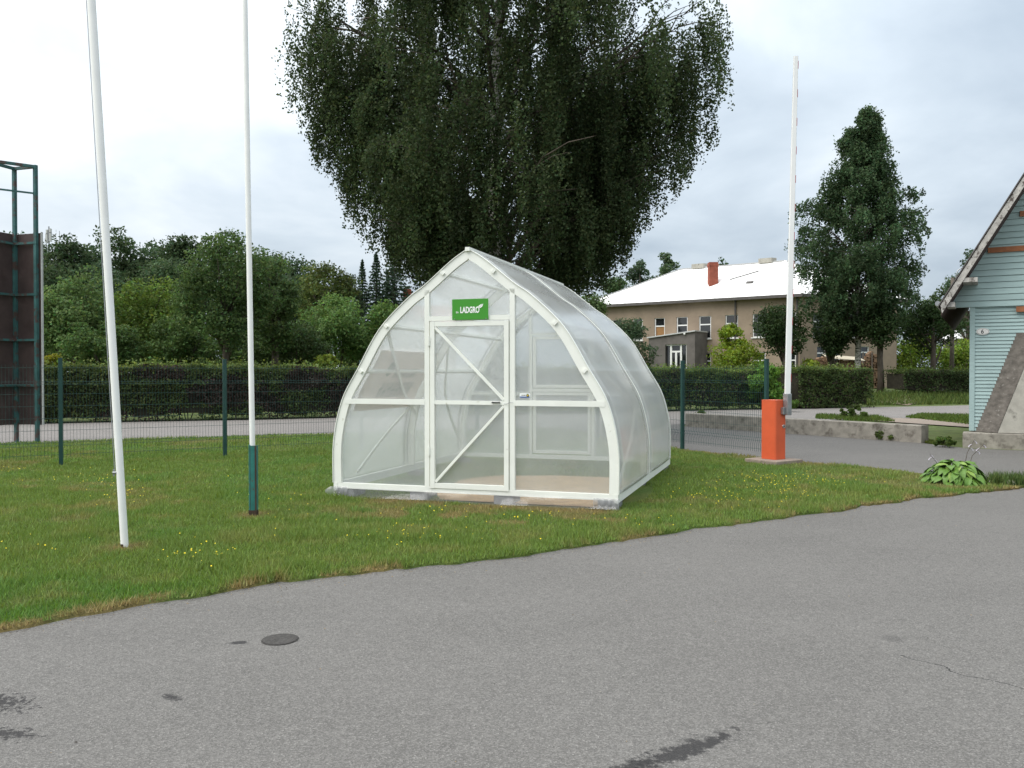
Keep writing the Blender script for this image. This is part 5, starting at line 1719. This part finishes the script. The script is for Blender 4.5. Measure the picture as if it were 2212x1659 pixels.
nb = weeping_birch((-0.35, 20.3, 0.0), 17.0,
                   [(3.6, 2.6), (5.0, 3.6), (6.6, 4.5), (8.2, 4.8), (10.0, 4.6), (12.0, 4.0), (14.5, 3.0), (16.5, 1.0)], 11.4,
                   [(0, 3.2), (2.0, 3.7), (2.5, 4.2), (3.3, 4.9), (3.8, 5.8), (4.4, 7.0), (5.1, 7.8), (6.2, 8.6)],
                   [(0, 3.2), (2.6, 3.7), (3.2, 4.4), (3.7, 5.1), (4.2, 5.8), (4.8, 6.6), (5.4, 7.3), (6.3, 9)],
                   62, 17500, 0.064, (0.050, 0.073, 0.031), 'huge dark weeping birch towering behind the greenhouse', 21, 0.21, 37,
                   extra=[(zt_, math.radians(a_), r_) for zt_, a_, r_ in (
                       (10.3, 178, 5.3), (9.7, 186, 5.2), (9.1, 172, 5.1), (8.4, 181, 4.5), (7.8, 168, 4.3), (7.0, 184, 4.1), (6.3, 176, 3.7), (5.4, 182, 3.0),
                       (10.2, 2, 5.6), (9.6, -9, 5.5), (9.2, 9, 5.6), (8.6, -3, 5.4), (8.0, 8, 5.1), (7.3, -6, 5.0), (6.6, 4, 4.4), (6.0, -10, 4.1), (5.4, 3, 3.6))],
                   r_max=(5.5, 5.9), bundle=9, spread=0.10)

b = BASE(1845, 47)
weeping_birch(b, 16.4, [(3.9, 1.8), (5.5, 3.0), (7.5, 3.3), (9, 3.4), (10.5, 3.0), (12, 2.4), (13.5, 1.6), (15, 0.75), (16.2, 0.15)], 99,
              [(0, 3.6), (2.0, 4.1), (3.0, 4.8), (4.5, 5.6)], [(0, 3.6), (2.0, 4.1), (3.0, 4.8), (4.5, 5.8)],
              110, 18000, 0.125, (0.056, 0.094, 0.044), 'slender weeping birch with white trunk before the brown building', 33, 0.17, 14, axis_off=0.55, gap_r=99, spread=0.13, hang=0.42, vary=0.16, r_max=(3.9, 3.9))

LIND = 'pollarded linden trees in a row'
for i, (px, top, hw, bot, d, lab) in enumerate((
        (1697, 655, 56, 770, 46, 'round headed pollarded linden nearest the raised white boom'),
        (1797, 660, 55, 765, 47, 'round headed pollarded linden whose trunk stands left of the white birch trunk'),
        (1903, 652, 62, 752, 46, 'round headed pollarded linden right of the birch with a full bare trunk'),
        (2016, 644, 62, 765, 47, 'round headed pollarded linden nearest the blue house'))):
    b = BASE(px, d)
    broadleaf('linden_tree', b, Zpx(top, d) - b[2], hw * mpx(d), Zpx(bot, d) - b[2], 9000, 0.13, (0.032, 0.056, 0.020), lab, 'tree', LIND, 0.17, 22, 40 + i, clump_r=0.36)


def T(name, px, top, hw, bot, d, n, ls, colr, label, cat='tree', group=None, seed=0, **kw):
    b = BASE(px, d)
    colr = tuple(c_ * 1.4 for c_ in colr)
    return broadleaf(name, b, Zpx(top, d) - b[2], hw * mpx(d), max(0.02, Zpx(bot, d) - b[2]), n, ls, colr, label, cat, group, seed=seed, **kw)


OR = (0.062, 0.105, 0.030)
T('garden_tree', 160, 588, 82, 800, 36, 13000, 0.13, (0.080, 0.125, 0.045), 'bushy grey green garden tree beside the brown panelled frame', seed=1)
T('garden_tree', 300, 596, 88, 790, 38, 13000, 0.13, (0.085, 0.130, 0.032), 'rounded yellow green garden tree between the two flagpoles', seed=2, lean=0.3)
T('apple_tree', 490, 482, 105, 770, 34, 20000, 0.115, (0.052, 0.085, 0.030), 'tall dark apple tree with upright shoots and visible trunk', seed=3, trunk_r=0.14, clumps=34, clump_r=0.26)
T('apple_tree', 592, 535, 55, 770, 36, 9000, 0.12, (0.056, 0.088, 0.032), 'shorter dark tree touching the tall apple tree behind the second flagpole', seed=4)
T('garden_tree', 700, 556, 58, 720, 58, 8000, 0.19, (0.060, 0.080, 0.026), 'olive toned tree rising behind the garden shrubs by the spruces', seed=5)
T('garden_tree', 752, 590, 34, 720, 60, 4000, 0.19, (0.030, 0.042, 0.022), 'very dark rounded tree beside the olive toned tree', seed=6)
T('garden_shrub', 725, 632, 85, 775, 41, 14000, 0.13, (0.075, 0.125, 0.040), 'broad fresh green shrub left of the greenhouse roof', 'shrub', seed=7, shrub=True, trunk_r=0.05)
T('garden_shrub', 838, 655, 58, 790, 42, 9000, 0.13, (0.070, 0.118, 0.036), 'fresh green shrub rising right beside the greenhouse arch', 'shrub', seed=8, shrub=True, trunk_r=0.05)
T('garden_shrub', 640, 690, 60, 800, 38, 8000, 0.12, (0.045, 0.070, 0.028), 'dark shaded shrub behind the hedge under the shorter tree', 'shrub', seed=9, shrub=True, trunk_r=0.05)
T('garden_shrub', 400, 680, 75, 800, 37, 9000, 0.12, (0.058, 0.095, 0.032), 'low green shrub filling the gap left of the apple trunk', 'shrub', seed=10, shrub=True, trunk_r=0.05)
T('garden_shrub', 235, 690, 90, 800, 35, 10000, 0.12, (0.060, 0.098, 0.035), 'low spreading green shrub behind the leaning flagpole', 'shrub', seed=11, shrub=True, trunk_r=0.05)
T('garden_shrub', 920, 690, 70, 800, 40, 7000, 0.13, (0.060, 0.100, 0.034), 'green shrub seen dimly through the greenhouse sheets', 'shrub', seed=12, shrub=True, trunk_r=0.05)
T('flower_patch', 705, 765, 30, 800, 34, 2500, 0.09, (0.115, 0.150, 0.030), 'yellowish flowering perennials above the hedge near the greenhouse', 'plant', seed=13, shrub=True, trunk_r=0.01)
T('flower_patch', 112, 762, 22, 800, 32.0, 1600, 0.08, (0.12, 0.125, 0.02), 'yellow flowering perennials above the hedge beside the brown frame', 'plant', seed=14, shrub=True, trunk_r=0.01)

T('garden_shrub', 480, 735, 60, 812, 37, 7000, 0.12, (0.055, 0.090, 0.030), 'low shrub round the foot of the tall apple tree', 'shrub', seed=15, shrub=True, trunk_r=0.04)
T('garden_shrub', 570, 715, 60, 812, 39, 7000, 0.12, (0.050, 0.080, 0.030), 'low dim shrub right of the apple tree foot', 'shrub', seed=16, shrub=True, trunk_r=0.04)
T('garden_shrub', 780, 720, 60, 812, 44, 7000, 0.13, (0.058, 0.092, 0.032), 'dark green shrub between the two fresh green shrubs', 'shrub', seed=17, shrub=True, trunk_r=0.04)
T('garden_shrub', 330, 725, 70, 812, 42, 8000, 0.13, (0.055, 0.090, 0.030), 'dim shrub behind the yellow green garden tree', 'shrub', seed=18, shrub=True, trunk_r=0.04)
T('garden_shrub', 110, 715, 60, 812, 41, 7000, 0.13, (0.058, 0.092, 0.034), 'green shrub behind the yellow perennials', 'shrub', seed=19, shrub=True, trunk_r=0.04)
T('garden_shrub', 680, 735, 60, 812, 47, 7000, 0.14, (0.050, 0.080, 0.030), 'shaded shrub behind the flowering perennials', 'shrub', seed=20, shrub=True, trunk_r=0.04)

# spruces
SG = 'spruces behind the garden'
for px, top, hw, d, lab in ((783, 562, 13, 75, 'smallest slim spruce left of the others'), (813, 546, 20, 75, 'middle spruce of the group, broader than the small one'),
                            (838, 585, 12, 77, 'low spruce squeezed in beside the tallest spruce'), (852, 522, 26, 76, 'tallest spruce of the group near the birch')):
    b = BASE(px, d)
    h_ = Zpx(top, d) - b[2]
    conifer('spruce_tree', b, h_, hw * mpx(d) * 3.6, lab, SG, int(px))

# the wood on the rise
WG = 'trees of the far wood'
for i, (px, top, hw, d) in enumerate(((40, 530, 60, 90), (70, 520, 55, 96), (135, 512, 50, 92), (205, 524, 48, 95), (268, 500, 48, 93), (330, 506, 46, 96), (388, 500, 44, 92), (440, 515, 48, 95), (545, 545, 60, 92), (640, 560, 55, 95),
                                      (100, 570, 60, 84), (230, 575, 60, 83), (355, 565, 60, 84), (620, 600, 60, 82))):
    T('wood_tree', px, top - 16, hw * 1.5, 815, d, 13000, 0.34, (0.036, 0.060, 0.030) if i % 2 else (0.042, 0.066, 0.030),
      'dark broadleaf tree of the far wood behind the garden trees', 'tree', WG, 60 + i, clumps=36)

# behind and beside the building
T('background_tree', 1388, 548, 30, 720, 88, 5000, 0.24, (0.050, 0.078, 0.045), 'narrow bluish birch left of the white roof', seed=80, droop=0.5)
T('background_tree', 1440, 524, 25, 720, 88, 5000, 0.24, (0.055, 0.085, 0.040), 'taller narrow birch right behind the white roof slope', seed=81, droop=0.5)
T('background_tree', 1335, 590, 45, 760, 80, 6000, 0.22, (0.055, 0.090, 0.038), 'rounded light tree left of the white roof end', seed=82)
T('background_tree', 1270, 620, 50, 790, 60, 7000, 0.18, (0.060, 0.090, 0.034), 'green tree showing below the hanging birch twigs', seed=83)
T('background_tree', 1556, 548, 20, 640, 92, 1800, 0.22, (0.045, 0.075, 0.038), 'small tree top peeping over the ridge of the white roof', seed=84)
T('background_tree', 1975, 608, 45, 800, 85, 6000, 0.24, (0.042, 0.068, 0.034), 'dark rounded tree far behind the pollarded lindens', seed=85)
T('background_tree', 2045, 600, 38, 800, 80, 5000, 0.22, (0.052, 0.080, 0.034), 'mid green tree behind the linden by the blue house', seed=86)
T('background_tree', 2092, 512, 42, 760, 70, 7000, 0.19, (0.048, 0.076, 0.042), 'tall loose birch rising behind the blue house eave', seed=87, droop=0.5)
T('background_tree', 2150, 560, 70, 800, 75, 6000, 0.21, (0.048, 0.076, 0.036), 'green tree hidden mostly by the blue house', seed=88)
T('yard_shrub', 1358, 688, 52, 850, 47, 11000, 0.12, (0.042, 0.066, 0.034), 'dark upright shrub between the greenhouse and the grey porch', 'shrub', seed=90, shrub=True, trunk_r=0.05)
T('yard_shrub', 1583, 692, 26, 800, 44, 6000, 0.11, (0.105, 0.145, 0.020), 'upright yellow green bush standing against the brown wall', 'shrub', seed=91, shrub=True, trunk_r=0.04)
T('yard_shrub', 1598, 742, 66, 850, 42, 11000, 0.11, (0.098, 0.135, 0.020), 'wide yellow green bush before the brown wall', 'shrub', seed=92, shrub=True, trunk_r=0.04)
T('yard_shrub', 1650, 782, 40, 880, 35.0, 7000, 0.10, (0.070, 0.135, 0.028), 'bright green shrub breaking through the hedge near the barrier', 'shrub', seed=93, shrub=True, trunk_r=0.03)
T('yard_shrub', 1975, 722, 50, 840, 62, 7000, 0.16, (0.085, 0.125, 0.022), 'bright yellow green bush behind the row of lindens', 'shrub', seed=94, shrub=True, trunk_r=0.05)
T('yard_shrub', 2075, 735, 50, 840, 60, 7000, 0.16, (0.095, 0.140, 0.026), 'yellow green bush beside the lamp post', 'shrub', seed=95, shrub=True, trunk_r=0.05)
T('yard_shrub', 1752, 770, 22, 840, 45, 2600, 0.10, (0.130, 0.170, 0.025), 'small yellow green bush at the foot of the boom side linden', 'shrub', seed=96, shrub=True, trunk_r=0.03)

# weeds round the wall
for i, (px, py, hw, h_, n, c_, lab) in enumerate((
        (1838, 903, 42, 0.42, 2600, (0.075, 0.120, 0.030), 'leafy weed growing up behind the low concrete wall'),
        (1915, 951, 22, 0.28, 900, (0.085, 0.120, 0.035), 'small weed at the foot of the low wall end'),
        (2045, 966, 30, 0.22, 900, (0.075, 0.115, 0.030), 'low weeds between the wall end and the house foundation'),
        (1512, 912, 26, 0.35, 900, (0.075, 0.110, 0.032), 'weeds beside the left end of the low wall'),
        (1700, 890, 30, 0.55, 1400, (0.070, 0.120, 0.028), 'weed clump at the street edge behind the barrier cabinet'))):
    p = G(px, py)
    broadleaf('weed', (p[0], p[1], 0), h_, hw * mpx(p[1]), 0.0, n, 0.055, c_, lab, 'weed', 'weeds', 0.006, 12, 110 + i, shrub=True)

# mossy grass patch between wall and house, verge grass beyond the street
def tufts(name, polyfn, n, h0, h1, c0, label):
    P = np.array([polyfn() for _ in range(n)])
    h_ = rng.uniform(h0, h1, n); w = 0.006 + 0.0004 * P[:, 1]
    ang, la = rng.uniform(0, 6.28, n), rng.uniform(0, 6.28, n)
    zz = ground_z(P[:, 0], P[:, 1]) + 0.015
    v = np.zeros((n, 3, 3))
    v[:, 0] = np.stack([P[:, 0] - np.cos(ang) * w, P[:, 1] - np.sin(ang) * w, zz], -1)
    v[:, 1] = np.stack([P[:, 0] + np.cos(ang) * w, P[:, 1] + np.sin(ang) * w, zz], -1)
    v[:, 2] = np.stack([P[:, 0] + np.cos(la) * h_ * 0.4, P[:, 1] + np.sin(la) * h_ * 0.4, zz + h_], -1)
    tag(link(name, np_mesh(name, v.reshape(-1, 3), 3, M['grass_blade'], leaf_cols(n, c0, 0.3))), label, 'grass', kind='stuff')


def quad_fn(a_, b_, c_, d_):
    a_, b_, c_, d_ = [np.array(q[:2]) for q in (a_, b_, c_, d_)]
    return lambda: (lambda s, t_: (a_ * (1 - s) + b_ * s) * (1 - t_) + (d_ * (1 - s) + c_ * s) * t_)(random.random(), random.random())


tufts('verge_grass', quad_fn(G(1955, 902), G(2110, 920), G(2110, 897), G(1990, 895)), 5000, 0.04, 0.12, (0.085, 0.130, 0.030), 'grass island between the street and the blue house')
tufts('bank_grass', quad_fn((16.5, 38.5), (34, 45.0), (36, 50.0), (17.0, 43.5)), 14000, 0.08, 0.3, (0.080, 0.115, 0.030), 'rough grass bank below the lindens')
tufts('wall_grass', quad_fn(G(1760, 905), G(1935, 912), G(1900, 900), G(1765, 897)), 3000, 0.04, 0.14, (0.085, 0.130, 0.030), 'grass strip behind the low concrete wall')
tufts('corner_grass', quad_fn(WALL_B + np.array([.1, .3, 0]), FOUND_A + np.array([-.1, .3, 0]), FOUND_A + np.array([.3, 2.2, 0]), WALL_B + np.array([0, 2.5, 0])), 4000, 0.02, 0.07, (0.095, 0.125, 0.030), 'mossy grass between the low wall and the house foundation')
tufts('tip_grass', quad_fn(G(2125, 1052), G(2260, 1054), G(2260, 1046), G(2140, 1043)), 2200, 0.06, 0.22, (0.085, 0.130, 0.040), 'longer grass at the tip of the lawn beside the stones')

# ------------------------------------------------------------------ hosta, stones, cover
def hosta():
    b = G(2062, 1047)
    t = empty('hosta_plant', (b[0], b[1], 0.02), label='broad leaved hosta clump at the tip of the lawn', cat='plant')
    rs = np.random.default_rng(8)

    def leaf_mesh(mat, curl):
        vs, fs = [], []
        n = 7
        for i in range(n + 1):
            q = i / n
            w = 0.5 * math.sin(math.pi * min(q * 0.92 + 0.08, 1)) ** 0.75 * (1.0 - 0.25 * q)
            z = 0.10 * math.sin(q * 2.2) - curl * q * q
            for s in (-1, -0.5, 0, 0.5, 1):
                vs.append((q, s * w * 0.62, z + 0.10 * abs(s) - 0.05 * s * s + 0.02 * math.sin(q * 14 + s * 3)))
        for i in range(n):
            for j in range(4): fs.append((i * 5 + j, i * 5 + j + 1, (i + 1) * 5 + j + 1, (i + 1) * 5 + j))
        return MB().add(vs, fs).mesh('leaf', mat, smooth=True, fix=False)
    ms = [leaf_mesh(M['hosta'], 0.35), leaf_mesh(M['hosta'], 0.6), leaf_mesh(M['hosta_pale'], 0.45)]
    st = MB()
    for i in range(150):
        q = math.sqrt((i + 0.5) / 150)
        a_ = i * 2.39996 + rs.normal(0, 0.2)
        rx, ry = 0.36 * q, 0.30 * q
        h_ = 0.24 * (1 - q ** 2.2) + 0.05 + rs.normal(0, 0.015)
        p = np.array([math.cos(a_) * rx, math.sin(a_) * ry, h_])
        o = bpy.data.objects.new('leaf', ms[rs.choice([0, 0, 1, 1, 2])]); col.objects.link(o); o.parent = t
        s = rs.uniform(0.13, 0.20)
        o.location = p; o.scale = (s, s, s)
        o.rotation_euler = (rs.normal(0, 0.25), -0.15 + 0.75 * q + rs.normal(0, 0.15), a_ + rs.normal(0, 0.3))
        if i % 2 == 0: st.tube([(p[0] * 0.3, p[1] * 0.3, -0.02), (p[0] * 0.8, p[1] * 0.8, h_ * 0.7), p], [0.006, 0.005, 0.003], 4, False)
    st.build('stems', M['hosta'], t)['kind'] = 'stuff'
    for dx, h_, lean in ((0.20, 0.60, 0.10), (0.27, 0.54, 0.16), (-0.22, 0.40, -0.10)):
        s = MB().tube([(dx * 0.7, 0.05, 0.1), (dx, 0.05, h_ * 0.7), (dx + lean, 0.05, h_)], [0.005, 0.004, 0.003], 5).build('flower_stalk', M['bark'], t)
        f = MB()
        for k_ in range(3):
            q = 0.82 + 0.08 * k_
            c_ = np.array([dx + lean * (q - .7) / .3, 0.05, h_ * q])
            f.tube([c_, c_ + np.array([0.03 * (-1) ** k_, 0.01, -0.02]), c_ + np.array([0.045 * (-1) ** k_, 0.01, -0.045])], [0.003, 0.006, 0.008], 6)
        f.build('flowers', M['flower_lilac'], s)


hosta()


def stone(px, py, L_, W_, H_, rz, label, seed):
    bm = bmesh.new()
    bmesh.ops.create_icosphere(bm, subdivisions=3, radius=1)
    for v in bm.verts:
        f = 1 + 0.28 * (float(fbm(np.array(v.co.x * 1.7 + seed), np.array(v.co.y * 1.7 + v.co.z * 1.3), 3)) - 0.5) * 2
        v.co = Vector((v.co.x * L_ / 2 * f, v.co.y * W_ / 2 * f, max(v.co.z, -0.4) * H_ * f))
    me_ = bpy.data.meshes.new('stone'); bm.to_mesh(me_); bm.free(); me_.materials.append(M['stone'])
    me_.polygons.foreach_set('use_smooth', [True] * len(me_.polygons))
    p = G(px, py)
    tag(link('stone', me_, None, (p[0], p[1], 0.03), rz), label, 'stone', 'stones beside the hosta')


stone(2140, 1049, 0.20, 0.12, 0.05, 0.1, 'flat pale stone touching the hosta leaves', 1)
stone(2180, 1051, 0.26, 0.12, 0.055, -0.25, 'long pale stone lying in the grass beyond the flat stone', 4)
stone(2108, 1051, 0.13, 0.09, 0.035, 0.4, 'small pale stone half hidden under the hosta leaves', 7)


def cover():
    p = G(605, 1382)
    t = empty('valve_cover', (p[0], p[1], 0.0), label='small round dark iron valve cover set in the asphalt', cat='cover')
    MB().tube([(0, 0, -0.03), (0, 0, 0.005), (0, 0, 0.0055)], [0.098, 0.098, 0.09], 40).build('lid', M['iron'], t)
    ring = MB()
    n = 40
    vs = []
    for r_, z in ((0.099, 0.003), (0.104, 0.004), (0.106, 0.002)):
        vs += [(r_ * math.cos(a_), r_ * math.sin(a_), z) for a_ in np.linspace(0, 2 * math.pi, n, endpoint=False)]
    ring.add(vs, [(k_ * n + i, k_ * n + (i + 1) % n, (k_ + 1) * n + (i + 1) % n, (k_ + 1) * n + i) for k_ in range(2) for i in range(n)])
    ring.build('rim', M['iron'], t)


cover()

# ------------------------------------------------------------------ firewood, lamp, far roofs, mast
def firewood(px0, px1, y_top, y_bot, d, label, sheet_on, seed):
    p0, p1 = at(px0, y_bot, d), at(px1, y_bot, d)
    gz = float(ground_z(p0[0], d))
    zt = Zpx(y_top, d) - gz
    L_ = p1[0] - p0[0]
    t = empty('firewood_stack', ((p0[0] + p1[0]) / 2, d, gz), label=label, cat='woodpile')
    rs = np.random.default_rng(seed)
    tmpl = [MB().tube([(0, -0.25, 0), (0, 0.25, 0)], [1, 0.96], s_).mesh('log', M['log'], fix=False) for s_ in (3, 5, 6)]
    x = -L_ / 2
    cnt = 0
    while x < L_ / 2 and cnt < 290:
        z = 0.02
        top = zt * (1 - 0.18 * abs(2 * x / L_) ** 3) * rs.uniform(0.93, 1.03)
        while z < top and cnt < 290:
            r_ = rs.uniform(0.075, 0.12)
            o = bpy.data.objects.new('log', tmpl[rs.integers(0, 3)]); col.objects.link(o); o.parent = t
            o.location = (x + rs.normal(0, 0.02), rs.normal(0, 0.05), z + r_); o.scale = (r_, 1, r_); o.rotation_euler = (0, rs.uniform(0, 3), 0)
            z += r_ * 1.75; cnt += 1
        x += 0.185
    MB().box(-L_ / 2, L_ / 2, -0.12, 0.24, 0.0, zt * 0.8).build('stack_core', M['post_rust'], t)
    for x in (-L_ / 2 - 0.06, L_ * 0.05):
        MB().tube([(x, -0.32, -0.1), (x, -0.32, zt + 0.12)], 0.045, 6).build('stake', M['wood_pole'], t)
    if sheet_on:
        a_, b_ = -L_ * 0.12, L_ * 0.52
        MB().prism([(a_, -0.45, zt + 0.05), (b_, -0.45, zt - 0.12), (b_, 0.5, zt + 0.12), (a_, 0.5, zt + 0.30)], (0, 0, 0.03)).build('cover_sheet', M['tarp'], t)
    return t


firewood(1735, 1860, 776, 812, 53, 'long stack of split firewood under a pale sheet behind the lindens', True, 3)
firewood(1862, 1893, 765, 812, 55, 'taller heap of firewood at the corner of the brown building', False, 4)


def street_lamp():
    d = 50
    b = BASE(2056, d)
    t = empty('street_lamp', b, label='old wooden lamp post with curved arm by the blue house', cat='lamp')
    h_ = Zpx(600, d) - b[2]
    MB().tube([(0, 0, -0.2), (0, 0, h_)], [0.14, 0.10], 10).build('post', M['wood_pole'], t, smooth=True)
    x1 = 30 * mpx(d)
    arm = [(0.1, -.12, h_ - 1.0), (0.14, -.12, h_ + 0.1), (0.25, -.12, h_ + 0.42), (0.5, -.12, h_ + 0.58), (x1, -.12, h_ + 0.62)]
    MB().tube(arm, 0.035, 8).build('arm', M['zinc'], t, smooth=True)
    MB().tube([(x1 - 0.05, -.12, h_ + 0.62), (x1 + 0.15, -.12, h_ + 0.63), (x1 + 0.5, -.12, h_ + 0.60)], [0.04, 0.10, 0.07], 8).build('lamp_head', M['zinc'], t)


street_lamp()


def shed():
    d = 72
    b = BASE(2085, d)
    t = empty('shed', b, label='small shed with pale roof glimpsed beyond the lamp post', cat='shed')
    w = 26 * mpx(d)
    h0, h1 = Zpx(731, d) - b[2], Zpx(712, d) - b[2]
    MB().box(-w, w, -1.5, 1.5, -0.2, h0).build('wall', M['render_grey'], t)
    MB().prism([(-w - .2, -1.8, h0), (0, -1.8, h1), (w + .2, -1.8, h0), (w + .2, -1.8, h0 - .1), (-w - .2, -1.8, h0 - .1)], (0, 3.6, 0)).build('roof', M['roof_white'], t)
    MB().box(-0.5, 0.5, -1.56, -1.5, 0, 2.0).build('door', M['wood_pole'], t)


shed()


def far_house():
    d = 78
    b = BASE(900, d)
    t = empty('red_roofed_house', b, label='house with red roof and brick chimney behind the spruces', cat='house')
    hr = Zpx(660, d) - b[2]
    MB().box(-3.5, 3.5, -3, 3, -0.2, hr - 2.4).build('wall', M['render_brown'], t)
    rf = MB().prism([(-3.9, -3.4, hr - 2.5), (0 - 3.9, 0, hr), (-3.9, 3.4, hr - 2.5)], (7.8, 0, 0)).build('roof', M['tile_red'], t)
    x = (881 - 900) * mpx(d)
    MB().box(x - 0.35, x + 0.35, -0.6, 0.1, hr - 0.8, Zpx(626, d) - b[2]).box(x - 0.40, x + 0.40, -0.65, 0.15, Zpx(632, d) - b[2], Zpx(630, d) - b[2]).build('chimney', M['brick_red'], rf)
    for x_ in (-2, 0.2, 2.2):
        w_ = MB().box(x_ - 0.5, x_ + 0.5, -3.06, -3.0, 1.0, 2.3).build('window', M['frame_white'], t)
        MB().box(x_ - 0.42, x_ + 0.42, -3.08, -3.062, 1.08, 2.22).build('pane', M['glass'], w_)


far_house()


def mast():
    d = 150
    b = BASE(108, d)
    t = empty('antenna_mast', b, label='thin antenna mast standing above the far wood', cat='mast')
    h_ = Zpx(490, d) - b[2]
    MB().tube([(0, 0, -0.3), (0, 0, h_)], [0.35, 0.12], 8).build('mast', M['zinc'], t)
    for k_, z in enumerate((h_ - 0.9, h_ - 1.6, h_ - 2.4)):
        MB().box(-0.45 - .1 * k_, -0.15, -0.2, 0.2, z - 0.5, z + 0.3).box(0.15, 0.42, -0.2, 0.2, z - 0.3, z + 0.5).build('antenna_panel', M['panel_edge'], t)
    MB().tube([(1.9, 0, 0), (1.9, 0, h_ - 0.8)], [0.15, 0.05], 6).build('side_rod', M['zinc'], t)


mast()
